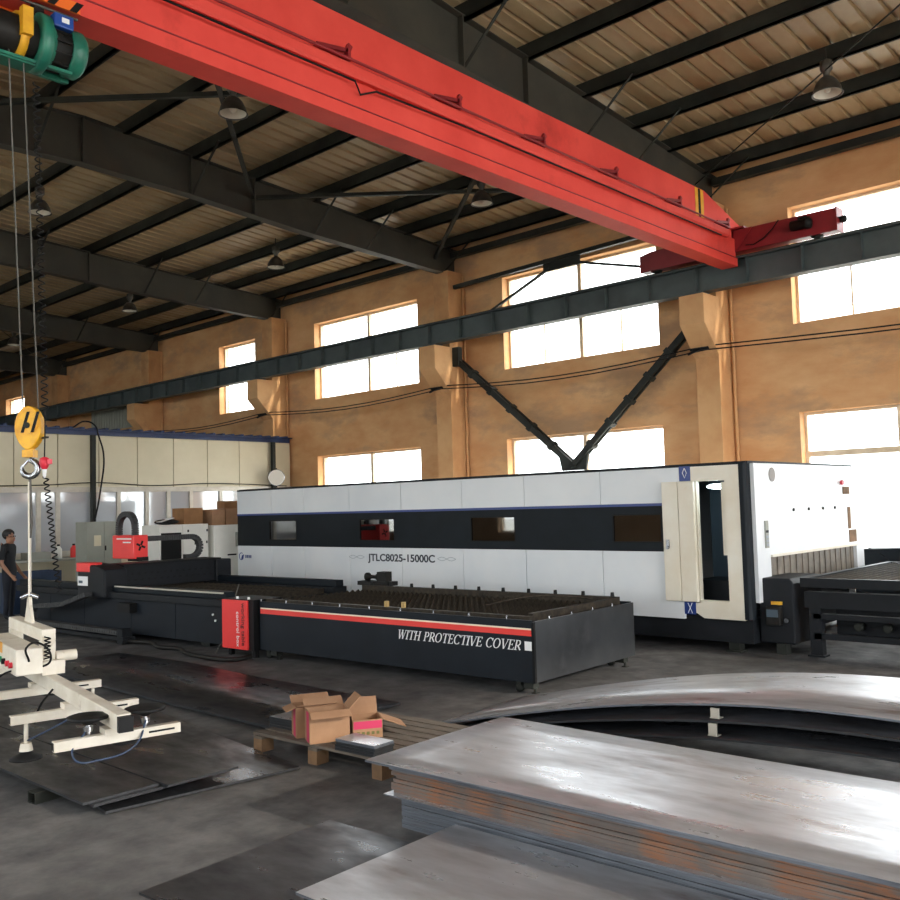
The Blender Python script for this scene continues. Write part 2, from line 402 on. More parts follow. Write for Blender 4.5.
for i in range(len(FR_ALL)):     # one purlin length per bay
    xr = FR_ALL[i]; xl = FR_ALL[i+1] if i+1 < len(FR_ALL) else X0
    for Y in PUR+PURN:
        z = roofbot(Y); obj('purlin', cl(MB().box(xl, xr, Y-.035, Y+.035, z-.025, z+.2).box(xl, xr, Y-.035, Y+.06, z-.025, z-.011)), 'steel_dark', ceil)
for Y in PUR+PURN:
    z = roofbot(Y); obj('purlin', cl(MB().box(FR_ALL[0], X1, Y-.035, Y+.035, z, z+.2)), 'steel_dark', ceil)
def rafbot(Y):
    Y = Y if Y >= RIDGE else 2*RIDGE-Y
    for (y0, z0), (y1, z1) in zip([(7, 7.84), (9, 7.78), (11.5, 7.62), (15.7, 7.47)], [(9, 7.78), (11.5, 7.62), (15.7, 7.47), (17, 7.47)]):
        if Y <= y1: return z0 + (z1-z0)*(Y-y0)/(y1-y0)
    return 7.47
ys = [YN+.05, -1.7, 2.5, 5, 7, 9, 11.5, 14, 15.7, YW-.02]
def hprism(ylist, f_lo, f_hi, xa, xb):
    mb = MB(); n = len(ylist); vs = []
    for Y in ylist: vs += [(xa, Y, f_lo(Y)), (xb, Y, f_lo(Y)), (xb, Y, f_hi(Y)), (xa, Y, f_hi(Y))]
    fs = [(4*i+j, 4*i+(j+1) % 4, 4*i+4+(j+1) % 4, 4*i+4+j) for i in range(n-1) for j in range(4)] + [(3,2,1,0), (4*n-4, 4*n-3, 4*n-2, 4*n-1)]
    return mb.add(vs, fs)
for x in FR_ALL:
    r = thing('rafter', (x, 0, 0), parent=ceil)
    def rl(mb): mb.v = [(a-x, b-RIDGE, c-9.0) for a, b, c in mb.v]; return mb
    obj('web', rl(hprism(ys, lambda Y: rafbot(Y)+.016, lambda Y: roofbot(Y)-.016, x-.008, x+.008)), 'rafter_paint', r)
    obj('top_flange', rl(hprism(ys, lambda Y: roofbot(Y)-.016, lambda Y: roofbot(Y)-.001, x-.11, x+.11)), 'rafter_paint', r)
    obj('bottom_flange', rl(hprism(ys, rafbot, lambda Y: rafbot(Y)+.016, x-.11, x+.11)), 'rafter_paint', r)
    for Y in (5, 7, 9.05, 10.45):
        obj('stiffener', rl(MB().box(x-.1, x+.1, Y-.012, Y+.012, rafbot(Y)+.016, roofbot(Y)-.016)), 'rafter_paint', r)
    for Y in (15.93, 13.44, 11.98, 9.13, 6.25):
        for sgn in (-1, 1):
            obj('knee_brace', rl(MB().bar((x+sgn*.06, Y-.05, rafbot(Y)+.04), (x+sgn*.95, Y-.05, roofbot(Y)+.03), .045, .012)), 'steel_dark', r)
# eave struts, bracing rods between frames
for i in range(1, len(FR_ALL)):
    xa, xb = FR_ALL[i-1], FR_ALL[i]
    obj('eave_strut', cl(MB().box(xb+.12, xa-.12, 16.02, 16.16, 7.84, 7.98)), 'steel_dark', ceil)
def midz(Y): return (rafbot(Y)+roofbot(Y))/2
for xa, xb in ((-8.02, -14.78), (-1.2, -8.02), (-28.68, -35.7)):
    for ya, yb in ((15.6, 10.45), (10.45, 4.6)):
        for p_, q_ in (((xa, ya), (xb, yb)), ((xb, ya), (xa, yb))):
            d_ = 1 if q_[0] > p_[0] else -1
            P_, Q_ = (p_[0]+.02*d_, p_[1], midz(p_[1])), (q_[0]-.02*d_, q_[1], midz(q_[1]))
            if xa == -1.2 and not (ya == 15.6 and p_[0] == xb): continue
            if xa == -8.02: obj('bracing_bar', cl(MB().bar(P_, Q_, .07, .07)), 'steel_dark', ceil)
            else: obj('bracing_rod', cl(MB().tube([P_, Q_], .012, 6)), 'steel_dark', ceil)

# ------------------------------------------------------------------ crane runway along the back wall
YR = 15.45
rb = thing('crane_runway_beam', (-18.5, YR, 5.70), label='long dark grey steel crane runway beam resting on the corbels of the orange wall', cat='beam')
la, lb = X0+.3+18.5, X1-.3+18.5
obj('web', MB().box(la, lb, -.01, .01, .02, .46), 'runway_paint', rb)
obj('top_flange', MB().box(la, lb, -.14, .14, .46, .485), 'runway_paint', rb)
obj('bottom_flange', MB().box(la, lb, -.12, .12, -.005, .02), 'runway_paint', rb)
obj('rail', MB().box(la, lb, -.035, .035, .485, .53), 'steel_dark', rb)
st = MB().box(-.006, .006, -.115, .115, .02, .46).mesh('stiffener')
x = la+.5
while x < lb:
    obj('stiffener', st, 'runway_paint', rb, loc=(x, 0, 0)); x += .98
for x in FR_ALL: obj('seat_plate', MB().box(x+18.5-.2, x+18.5+.2, -.13, .13, -.035, -.005), 'runway_paint', rb)

# ------------------------------------------------------------------ overhead crane
GX = -7.25
cr = thing('overhead_crane', (GX, YR, 6.2), label='red single girder overhead crane spanning the hall', cat='crane')
GY0, GY1 = -1.8-YR, 15.28-YR
def gz(z): return z-6.2
obj('lower_flange', MB().box(-.15, .15, GY0, GY1, gz(6.0), gz(6.02)).box(.125, .15, GY0, GY1, gz(6.02), gz(6.145)).box(-.15, -.125, GY0, GY1, gz(6.02), gz(6.145)), 'crane_red', cr)
obj('groove_shade', MB().cyl((.15, GY0, gz(6.15)), (.15, GY1, gz(6.15)), .009, 6), 'crane_dark_red', cr)  # dark red strip painting in the shadow line of the flange groove
obj('lower_web', MB().box(-.118, .118, GY0, GY1, gz(6.02), gz(6.5)), 'crane_red', cr)
gb = MB()
for sx in (1,):
    t0, t1 = 14.30-YR, 15.95-YR
    prof_top = [(GY0, gz(6.5)), (GY0, gz(7.16)), (t0, gz(7.16)), (15.9-YR, gz(6.74)), (15.9-YR, gz(6.71)), (15.28-YR, gz(6.71)), (15.28-YR, gz(6.5))]
gb.prism(prof_top, -.2, .06, 'X')
obj('box_girder', gb, 'crane_red', cr)
obj('cable_tray', MB().prism([(.06, gz(6.46)), (.19, gz(6.44)), (.21, gz(6.47)), (.21, gz(6.56)), (.17, gz(6.6)), (.06, gz(6.61))], GY0, 14.9-YR, 'Y'), 'crane_red', cr)
obj('conduit', MB().cyl((.2, GY0, gz(6.615)), (.2, 14.8-YR, gz(6.615)), .016, 8), 'crane_dark_red', cr)
obj('tray_cable', MB().tube([(.2, 2.9-YR-.0, gz(6.41)), (.2, 6.3-YR, gz(6.40)), (.19, 6.38-YR, gz(6.28)), (.2, 6.6-YR, gz(6.38)), (.2, 8.0-YR, gz(6.41)), (.2, 14.6-YR, gz(6.42))], .012, 6), 'black', cr)
bk = MB().bar((0, -.4, -.02), (0, .02, .05), .04, .04).bar((0, 0, .02), (0, .05, .12), .04, .06).box(-.05, .03, -.4, .06, -.05, -.02).box(-.05, .03, .0, .04, -.03, .03).mesh('cable_bracket')
for Y in (4.5, 6.21, 7.94, 9.6, 11.35, 13.22, 14.9): obj('cable_bracket', bk, 'crane_dark_red', cr, loc=(.17, Y-YR, gz(6.66)))
for Y in (13.98, 14.17): obj('warning_stripe', MB().box(.06, .064, Y-YR, Y-YR+.1, gz(6.61), gz(7.15)), 'hazard_yellow', cr)
obj('warning_stripe', MB().box(.06, .063, 14.09-YR, 14.16-YR, gz(6.61), gz(7.15)), 'black', cr)
et = obj('end_truck', MB().prism([(-1.85, .08), (-1.85, .40), (-1.6, .45), (-.55, .47), (.6, .47), (1.86, .46), (1.86, .08)], -.12, .12, 'Y'), 'crane_dark_red', cr, bev=.01)
obj('end_plate', MB().box(1.86, 1.885, -.15, .15, .07, .47), 'crane_dark_red', et)
for sx in (-1.55, 1.5):
    obj('wheel', MB().lathe([(.03, -.05), (.13, -.05), (.13, .05), (.03, .05)], 20, 'Y', (sx, 0, .162)), 'steel_dark', et)
obj('buffer', MB().lathe([(.05, 0), (.06, .04), (.06, .09), (.02, .11)], 14, 'X', (1.885, 0, .27)), 'rubber', et)
obj('travel_motor', MB().lathe([(.03, -.2), (.085, -.19), (.085, .05), (.1, .06), (.1, .13), (.04, .16)], 16, 'X', (1.35, -.24, .27)).boxc((1.35, -.2, .36), (.14, .12, .07)), 'motor_black', et)
obj('cable', MB().tube([(.9, -.13, .47), (.8, -.16, .33), (.62, -.15, .2), (.45, -.15, .14), (.3, -.14, .16)], .01, 6), 'black', et)
obj('girder_seat', MB().box(-.3, .3, -.2, .17, .47, .5).prism([(.12, .05), (.45, .45), (.12, .45)], -.19, -.17, 'Y'), 'crane_dark_red', cr)

# ------------------------------------------------------------------ electric hoist under the girder
hz, hy = 5.63, 2.9
ho = thing('electric_hoist', (-7.2, hy, 5.69), label='green and black electric rope hoist with orange striped trolley under red girder', cat='hoist')
obj('drum', MB().lathe([(.15, -.34), (.16, -.33), (.16, .14), (.15, .15)], 24, 'Y'), 'motor_black', ho)
obj('drum_flange', MB().lathe([(.08, .1), (.22, .11), (.235, .13), (.235, .19), (.2, .21), (.17, .24)], 28, 'Y'), 'hoist_green', ho)
obj('drum_flange', MB().lathe([(.12, -.46), (.19, -.45), (.22, -.38), (.22, -.33), (.15, -.32)], 28, 'Y'), 'hoist_green', ho)
mo = obj('motor', MB().lathe([(.14, .2), (.16, .22), (.16, .37), (.14, .38)], 24, 'Y'), 'motor_black', ho)
for a in range(12):
    t = 2*PI*a/12; obj('cooling_fin', MB().boxc((.165*math.sin(t), .29, .165*math.cos(t)), (.012, .15, .03), Matrix.Rotation(t, 3, 'Y')), 'motor_black', mo)
obj('end_bell', MB().lathe([(.17, .37), (.19, .38), (.19, .47), (.16, .5), (.05, .51)], 24, 'Y'), 'hoist_green', ho)
obj('rope_guide', MB().lathe([(.165, -.04), (.19, -.04), (.19, .02), (.165, .02)], 24, 'Y', cap=False).box(.15, .22, -.05, .03, -.06, .16), 'hazard_yellow', ho)
eb = obj('junction_box', MB().box(.08, .2, .2, .36, .1, .21), 'blue_box', ho, bev=.012)
obj('box_sticker', MB().box(.2, .203, .26, .32, .14, .18), 'text_white', eb)
obj('cradle', MB().box(-.06, .06, -.42, .18, -.22, -.19).box(-.14, -.1, -.42, .45, -.2, .1).bar((.06, -.4, -.2), (.06, .4, -.19), .04, .025), 'hoist_green', ho)
obj('hanger', MB().box(-.06, .06, -.3, -.22, .16, .3), 'motor_black', ho); obj('hanger', MB().box(-.06, .06, .1, .18, .2, .3), 'motor_black', ho)
tr = obj('trolley_frame', MB().box(.16, .18, -.5, .42, .27, .36).box(-.22, -.2, -.5, .42, .27, .44).box(-.2, .18, -.3, -.27, .28, .32), 'hazard_orange', ho)
for yy in (-.42, -.22, -.02, .18, .36): obj('black_stripe', MB().prism([(yy-.03, .27), (yy+.03, .27), (yy+.09, .36), (yy+.03, .36)], .18, .183, 'X'), 'black', tr)
for yy in (-.3, .25):
    for sx in (-.17, .13): obj('trolley_wheel', MB().lathe([(.02, -.02), (.06, -.02), (.06, .02), (.02, .02)], 16, 'X', (sx, yy, .4)), 'steel_dark', tr)
obj('pull_rod', MB().cyl((.17, -.5, .22), (.17, .4, .22), .012, 8), 'rope', ho)
HX, HY = -7.61, 3.165
for y0, dx in ((-.09, -.05), (.02, .06)):
    obj('wire_rope', MB().tube([(0.05, y0, -.14), (HX+7.2+dx*.3, HY-hy+dx*1.0, 2.8-5.69)], .0065, 6), 'rope', ho)
# hook block
hk = thing('hook_block', (HX, HY, 2.4), rz=.75, label='yellow hook block with chrome hook hanging on two wire ropes', cat='hook')
obj('sheave_housing', MB().prism([(.11*math.cos(t)*(1 if math.sin(t) > 0 else .78+.22*math.cos(t)**2), .24+.18*math.sin(t)) for t in [2*PI*i/24 for i in range(24)]], -.045, .045, 'Y'), 'hook_yellow', hk, bev=.01)
sh = obj('sheave_cover', MB().lathe([(.09, -.055), (.09, .055)], 24, 'Y', (0, 0, .28)), 'hook_yellow', hk)
for sx in (-.05, .03): obj('warning_stripe', MB().prism([(sx, .2), (sx+.025, .2), (sx+.075, .37), (sx+.05, .37)], -.058, -.0555, 'Y'), 'black', sh)
obj('sheave_pin', MB().lathe([(.025, -.07), (.025, .07)], 12, 'Y', (0, 0, .26)), 'steel_dark', sh)
obj('swivel', MB().box(-.045, .045, -.045, .045, -.0, .06).lathe([(.04, .04), (.035, .12)], 14), 'hook_yellow', hk)
hp = [(.02, 0, .0)] + [(.065*math.sin(t)+.0, 0, -.09+.065*math.cos(t)) for t in [.2+i*.36 for i in range(15)]]
obj('hook', MB().tube(hp, [.02]+[.026]*11+[.022, .018, .014, .008], 10), 'chrome', hk)
obj('safety_latch', MB().bar((-.01, 0, -.02), (-.055, 0, -.07), .02, .01), 'chrome', hk)
# coiled control cable + connector
def helix(pa, pb, r, turns, rt_, seg=9, sides=5):
    pa, pb = Vector(pa), Vector(pb); d = (pb-pa).normalized(); u = d.cross(Vector((1, 0, 0))).normalized(); w = d.cross(u)
    n = int(turns*seg); return MB().tube([pa+(pb-pa)*(i/n)+u*(r*math.cos(2*PI*i/seg))+w*(r*math.sin(2*PI*i/seg)) for i in range(n+1)], rt_, sides)
cc = thing('coiled_cable', (-7.4, 3.05, 2.3), label='black coiled control cable with red plug hanging beside yellow hook block', cat='cable')
obj('upper_coil', helix((.23, -.02, 3.05), (-.1, .19, .48), .024, 44, .006), 'black', cc)
obj('tail', MB().tube([(-.1, .19, .48), (-.1, .19, .3), (-.11, .19, .1)], .006, 6), 'black', cc)
obj('clip', MB().box(-.15, -.05, .18, .2, .25, .265), 'steel_dark', cc)
obj('plug', MB().lathe([(.012, .1), (.035, .09), (.04, .05), (.03, .02), (.02, 0)], 12, 'Z', (-.11, .19, 0)).boxc((-.08, .21, .06), (.05, .04, .04)), 'red_plastic', cc)
obj('plug_tip', MB().lathe([(.018, 0), (.014, -.05), (.006, -.07)], 10, 'Z', (-.11, .19, 0)), 'text_white', cc)
obj('lower_coil', helix((-.11, .2, -.06), (-.07, .29, -1.0), .02, 20, .006), 'black', cc)
# sling between hook and lifter
sl = thing('lifting_sling', (HX, HY, 1.245), label='pale lifting strap from chrome hook down to white vacuum lifter', cat='strap')
obj('chain', MB().tube([(.0, 0, .98), (0.01, .01, .62), (.0, 0, .5)], .012, 6), 'rope', sl)
obj('strap', MB().bar((-.01, 0, .955), (.0, -.0, .03), .035, .012, (1, 1, 0)), 'lifter_white', sl)
obj('shackle', MB().tube([(-.05, -.05, 0.02), (0, 0, .05), (.05, .05, .02)], .018, 8), 'chrome', sl)

# ------------------------------------------------------------------ vacuum lifter
lf = thing('vacuum_lifter', (-7.33, 3.11, .5), rz=-.1889, label='white vacuum sheet lifter with cross bars and black suction cups above steel plates', cat='lifter')
def bz(z): return z-.5
obj('main_beam', MB().box(-2.5, 2.2, -.042, .042, bz(.64), bz(.74)), 'lifter_white', lf, bev=.006)
obj('beam_end', MB().box(2.2, 2.24, -.042, .042, bz(.64), bz(.73)), 'black', lf)
for i, bx_ in enumerate((2.0, 1.05, .05, -1.25, -2.2)):
    l0, l1 = [(-.35, .4), (-.4, .44), (-.5, .46), (-.46, .5), (-.42, .44)][i]
    cb_ = obj('cross_bar', MB().box(bx_-.03, bx_+.03, l0, l1, bz(.54), bz(.6)), 'lifter_white', lf, bev=.004)
    for yy in (l0, l1): obj('open_end', MB().box(bx_-.022, bx_+.022, yy-.002, yy+.002, bz(.548), bz(.592)), 'black', cb_)
    obj('slot', MB().box(bx_+.03, bx_+.032, .2, .36, bz(.565), bz(.577)), 'black', cb_)
    obj('clamp', MB().box(bx_-.06, bx_+.06, -.07, .07, bz(.6), bz(.635)), 'lifter_white', lf)
def cup_up(px_, py_):
    c_ = obj('suction_cup', MB().lathe([(.02, 0), (.05, .02), (.12, .035), (.125, .05), (.11, .055), (.03, .045)], 24, 'Z', (px_, py_, bz(.66))), 'rubber', lf)
    obj('cup_stem', MB().cyl((px_, py_, bz(.56)), (px_, py_, bz(.67)), .016, 10).lathe([(.03, 0), (.03, .03)], 10, 'Z', (px_, py_, bz(.62))), 'chrome', c_)
def cup_down(px_, py_):
    c_ = obj('suction_cup', MB().lathe([(.02, 0), (.05, -.02), (.1, -.04), (.105, -.055), (.03, -.05)], 24, 'Z', (px_, py_, bz(.36))), 'rubber', lf)
    obj('cup_stem', MB().cyl((px_, py_, bz(.35)), (px_, py_, bz(.6)), .014, 10).lathe([(.045, 0), (.035, .05)], 12, 'Z', (px_, py_, bz(.36))), 'lifter_white', c_)
cup_up(1.96, -.14); cup_up(1.96, .2)
for px_, py_ in ((1.05, -.3), (1.05, .36), (.05, -.4), (.05, .4), (-1.25, -.38), (-1.25, .4)): cup_down(px_, py_)
po = obj('portal_frame', MB().box(-.85, .36, -.05, .05, bz(.98), bz(1.07)).box(-.85, -.76, -.05, .05, bz(.74), bz(.98)).box(.26, .36, -.05, .05, bz(.74), bz(.98)), 'lifter_white', lf, bev=.006)
obj('lifting_eye', MB().prism([(-.42, bz(1.07)), (-.16, bz(1.07)), (-.24, bz(1.2)), (-.26, bz(1.27)), (-.32, bz(1.27)), (-.34, bz(1.2))], -.012, .012, 'Y'), 'lifter_white', po)
cb = obj('control_box', MB().box(-.75, .46, -.25, -.06, bz(.76), bz(.95)), 'lifter_white', lf, bev=.01)
for k_, (xx, mm) in enumerate(((-.06, 'green_plastic'), (.08, 'black'), (.22, 'red_plastic'), (.34, 'red_plastic'))):
    obj('push_button', MB().lathe([(.022, -.025), (.022, 0)], 12, 'Y', (xx, -.25, bz(.83))), mm, cb)
obj('warning_label', MB().box(-.14, -.02, -.253, -.25, bz(.88), bz(.96)), 'hazard_yellow', cb)
obj('bracket', MB().box(.36, .42, -.06, .1, bz(.74), bz(.84)).cyl((.34, .05, bz(.86)), (.34, .2, bz(.86)), .04, 12), 'lifter_white', lf)
def hose(pts, name='air_hose', par=lf, mm='black', r=.008):
    cu = bpy.data.curves.new('c', 'CURVE'); cu.dimensions = '3D'; sp = cu.splines.new('BEZIER'); sp.bezier_points.add(len(pts)-1)
    for bp_, p in zip(sp.bezier_points, pts): bp_.co = p; bp_.handle_left_type = bp_.handle_right_type = 'AUTO'
    sp.resolution_u = 8; cu.bevel_depth = r; cu.bevel_resolution = 2
    o = bpy.data.objects.new('c', cu); COL.objects.link(o); dg = bpy.context.evaluated_depsgraph_get()
    me = bpy.data.meshes.new_from_object(o.evaluated_get(dg)); bpy.data.objects.remove(o); me.materials.clear()
    for p in me.polygons: p.use_smooth = True
    return obj(name, me, mm, par)
hose([(.46, -.16, bz(.86)), (.52, -.18, bz(.98)), (.5, -.08, bz(.98)), (.5, -.02, bz(.86)), (.42, -.1, bz(.8)), (.3, -.26, bz(.78)), (.1, -.36, bz(.68)), (-.4, -.46, bz(.64))])
obj('coiled_hose', helix((.41, -.02, bz(1.02)), (.43, -.03, bz(.86)), .02, 6, .006), 'black', lf)
hose([(.7, -.05, bz(.68)), (.72, -.14, bz(.58)), (.85, -.2, bz(.5)), (1.0, -.24, bz(.55))])
hose([(1.96, -.14, bz(.64)), (2.06, -.25, bz(.5)), (2.08, -.1, bz(.47)), (2.08, .1, bz(.52)), (1.98, .2, bz(.64))], mm='bench_blue', r=.006)
hose([(1.05, -.3, bz(.42)), (1.2, -.2, bz(.5)), (1.4, -.05, bz(.62))], mm='bench_blue', r=.006)

# ------------------------------------------------------------------ pendant lamps
def lamp(loc, label):
    t = thing('high_bay_lamp', loc, label=label, cat='lamp', group='high bay lamps under the roof')
    z1 = roofbot(loc[1])-loc[2]
    obj('hanging_rod', MB().cyl((0, 0, .42), (0, 0, z1), .012, 6), 'steel_dark', t)
    obj('ballast', MB().lathe([(.05, .5), (.085, .48), (.085, .36), (.06, .33), (.045, .3), (.045, .24)], 18), 'lamp_shade', t)
    s_ = obj('shade', MB().lathe([(.05, .25), (.09, .235), (.14, .18), (.18, .1), (.2, .02), (.215, 0), (.205, 0), (.19, .02), (.17, .1), (.13, .17), (.06, .22)], 28, cap=False), 'lamp_shade', t)
    obj('reflector', MB().lathe([(.188, .012), (.168, .1), (.128, .165), (.06, .21)], 28, cap=False), 'lamp_inner', s_)
    obj('bulb', MB().sphere((0, 0, .1), .055, sc=(1, 1, 1.4)), 'lamp_inner', t)
for p, lab in (((-10.95, 7.43, 7.62), 'high bay lamp under the roof ridge right behind the red crane girder'),
               ((-11.1, 13.06, 7.62), 'high bay lamp by the wall straight above the V shaped brace'),
               ((-4.62, 13.08, 7.6), 'high bay lamp above the end truck motor of the red crane'),
               ((-17.3, 12.86, 7.6), 'high bay lamp above the wide window between office and V brace'),
               ((-23.7, 12.6, 7.6), 'high bay lamp above the narrow window over the office'),
               ((-17.0, 7.25, 7.6), 'high bay lamp beside the hoist ropes and the coiled cable'),
               ((-30.7, 12.25, 7.6), 'high bay lamp deepest in the hall seen between the hoist ropes')):
    lamp(p, lab)

# ------------------------------------------------------------------ steel bracing and cables on the back wall
vb = thing('wall_brace', (-11.25, 15.98, 2.7), label='V shaped steel angle brace bolted between two orange pillars above white machine', cat='brace')
for dx, dz in ((-3.3, 2.72), (2.82, 2.5)):
    s_ = obj('strut', MB().bar((0, -.06, 0), (dx, -.06, dz), .05, .13).bar((0, .06, .0), (dx, .06, dz), .05, .13), 'steel_dark', vb)
    for k_ in range(1, 6):
        f = k_/6.0; obj('batten', MB().boxc((dx*f, 0, dz*f), (.1, .2, .18), Matrix.Rotation(-math.atan2(dz, dx), 3, 'Y')), 'steel_dark', s_)
obj('gusset_plate', MB().prism([(-.3, -.1), (.3, -.1), (.38, .25), (.1, .1), (-.1, .1), (-.38, .25)], -.03, .03, 'Y'), 'steel_dark', vb)
obj('anchor_plate', MB().box(-3.42, -3.1, -.12, .02, 2.5, 2.95), 'steel_dark', vb)
ub = thing('window_brace', (-11.3, 15.95, 7.1), label='dark horizontal tube with thin tie rods crossing the window behind the crane', cat='brace')
obj('tube', MB().bar((-3.2, 0, .0), (3.1, 0, .14), .09, .09), 'steel_dark', ub)
obj('gusset_plate', MB().prism([(-.55, -.16), (.4, -.16), (.4, .12), (-.55, .12)], -.02, .02, 'Y'), 'steel_dark', ub)
for xx, zz in ((-2.3, -.9), (2.7, -.75)): obj('tie_rod', MB().bar(((-.4 if xx < 0 else .3), 0, -.1), (xx, -.1, zz), .06, .05), 'steel_dark', ub)
wc = thing('wall_cable', (-18, 15.72, 4.6), label='thin black power cables strung along the orange wall', cat='cable')
xs_ = [3.0] + [x+.05 for x in FRAMES]
for off in (0, .07):
    pts = []
    for k_ in range(len(xs_)-1):
        for j in range(8):
            f = j/8.0; pts.append((xs_[k_]+(xs_[k_+1]-xs_[k_])*f+18, -.06-off*.3, .08+off-.16*math.sin(PI*f)-.0))
    obj('cable', MB().tube(pts, .013, 6), 'black', wc)
for x in FRAMES[:4]:
    b_ = obj('insulator', MB().box(x+18-.25, x+18+.12, -.12, -.03, .08, .13).bar((x+18-.3, -.1, .03), (x+18-.06, -.1, .1), .04, .04), 'black', wc)
fl_ = thing('flood_lamp', (-20.85, 15.4, 2.72), rz=.93, label='round metal flood lamp mounted at the corner of the cream office', cat='lamp')
obj('reflector', MB().lathe([(.05, .18), (.15, .12), (.22, .02), (.23, -.02), (.22, -.02)], 24, 'Y', (0, 0, .13)), 'chrome', fl_)
obj('lens', MB().lathe([(.215, -.025), (.215, -.01)], 24, 'Y', (0, 0, .13)), 'lamp_inner', fl_)
obj('bracket', MB().bar((0, .22, .1), (0, .05, .1), .03, .03).box(-.02, .02, .16, .2, -.14, .4), 'steel_dark', fl_)

# ------------------------------------------------------------------ big white laser cutting machine
MX, MY = -5.04, 10.78
lm = thing('laser_cutting_machine', (MX, MY, 0), label='long white and black enclosed laser cutting machine standing before the orange wall', cat='machine')
LW, D = 10.85, 3.6            # length to the left, depth
obj('base', MB().box(-LW+.05, -.02, .06, D, .12, .42), 'machine_black', lm)
for xx in (-.3, -2.2, -4.4, -6.6, -8.8, -10.5):
    obj('levelling_foot', MB().box(xx-.07, xx+.07, .1, .24, .02, .12).box(xx-.1, xx+.1, .07, .27, 0, .02), 'steel_dark', lm)
obj('roof', MB().box(-LW, .02, .02, D, 2.335, 2.37), 'machine_black', lm)
obj('roof_trim', MB().box(-LW, .0, -.03, .02, 2.33, 2.36), 'machine_black', lm)
obj('rear_wall', MB().box(-LW, -.02, D-.05, D, .42, 2.335), 'white_paint', lm)
obj('end_wall', MB().box(-LW-.0, -LW+.05, .0, D-.05, .42, 2.335), 'white_paint', lm)
obj('inner_floor', MB().box(-LW+.05, -.1, .1, D-.05, .42, .5), 'machine_black', lm)
seams = [.89, 2.11, 3.45, 4.70, 6.08, 7.4, 8.68, 9.7, LW]
for a0, a1 in zip(seams[:-1], seams[1:]):
    g = .004
    obj('upper_panel', MB().box(-a1+g, -a0-g, -.03, .02, 1.875, 2.33), 'white_paint', lm, bev=.004)
    obj('lower_panel', MB().box(-a1+g, -a0-g, -.03, .02, .385, 1.24), 'white_paint', lm, bev=.004)
wins = [(1.17, 1.94), (3.64, 4.54), (6.25, 7.15), (8.92, 9.79)]
obj('blue_line', MB().box(-LW, -.89, -.032, .02, 1.84, 1.875), 'deep_blue', lm)
edges = [.89] + [e for w in wins for e in w] + [LW]
for k_ in range(0, len(edges), 2):
    obj('black_band', MB().box(-edges[k_+1], -edges[k_], -.022, .02, 1.24, 1.84), 'band_black', lm)
for a0, a1 in wins:
    obj('black_band', MB().box(-a1, -a0, -.022, .02, 1.74, 1.84), 'band_black', lm); obj('black_band', MB().box(-a1, -a0, -.022, .02, 1.24, 1.35), 'band_black', lm)
    w_ = obj('viewing_window', MB().box(-a1, -a0, -.01, .0, 1.35, 1.74), 'glass_dark', lm)
    obj('window_seal', MB().box(-a1, -a1+.02, -.026, -.012, 1.35, 1.74).box(-a0-.02, -a0, -.026, -.012, 1.35, 1.74).box(-a1+.02, -a0-.02, -.026, -.012, 1.35, 1.37).box(-a1+.02, -a0-.02, -.026, -.012, 1.72, 1.74), 'black', w_)
# doorway on the right of the front
fr = MB().box(-.89, -.66, -.03, .05, .6, 2.15).box(-.27, -.08, -.03, .05, .41, 2.33).box(-.89, -.27, -.03, .05, 2.14, 2.33).box(-.62, -.27, -.03, .05, .41, .635).prism([(-.72, .47), (-.62, .41), (-.62, .635), (-.89, .635), (-.89, .47)], -.03, .05, 'Y')
obj('door_frame', fr, 'cream_paint', lm)
obj('jamb_panel', MB().box(-.36, -.27, .05, .12, 1.2, 2.12), 'cream_paint', lm)
obj('inner_partition', MB().box(-.95, -.1, .9, .93, .5, 2.3), 'interior_blue', lm)
obj('inner_ledge', MB().box(-.9, -.12, .3, .9, .5, .86), 'machine_black', lm)
obj('cabin_light', MB().sphere((-.47, .22, 2.07), .16, 16, 8, (1, .7, .22)), 'lamp_glow', lm)
for (a0, a1) in ((.665, .885), (.892, 1.12)):
    d_ = obj('door_leaf', MB().box(-a1, -a0, -.1, -.045, .615, 2.145), 'cream_paint', lm, bev=.008)
    if a0 > .8: obj('handle', MB().box(-1.07, -1.03, -.115, -.1, 1.3, 1.4).cyl((-1.05, -.13, 1.3), (-1.05, -.1, 1.3), .02, 10), 'chrome', d_)
for z0, z1, nm in ((2.15, 2.34, 0), (.45, .61, 1)):
    t_ = obj('blue_tag', MB().box(-.89, -.73, -.034, -.028, z0, z1), 'deep_blue', lm)
    c_ = -.81; h_ = (z1-z0)/2; zc = (z0+z1)/2
    if nm == 0: pts = [(c_, zc+h_*.75), (c_+.03, zc+.01), (c_, zc-h_*.6), (c_-.03, zc+.01), (c_, zc+h_*.75)]
    else: pts = [(c_-.03, zc+h_*.8), (c_, zc), (c_-.03, zc-h_*.8)]
    obj('tag_mark', MB().tube([(p, -.036, q) for p, q in pts], .0045, 5), 'text_white', t_)
    if nm: obj('tag_mark', MB().tube([(c_+.03, -.036, zc+h_*.8), (c_, -.036, zc), (c_+.03, -.036, zc-h_*.8)], .0045, 5), 'text_white', t_)
obj('corner_column', MB().prism([(-.08, -.035), (-.02, -.035), (.01, -.01), (.015, .1), (-.08, .1)], .42, 2.36, 'Z'), 'band_black', lm, bev=.01)
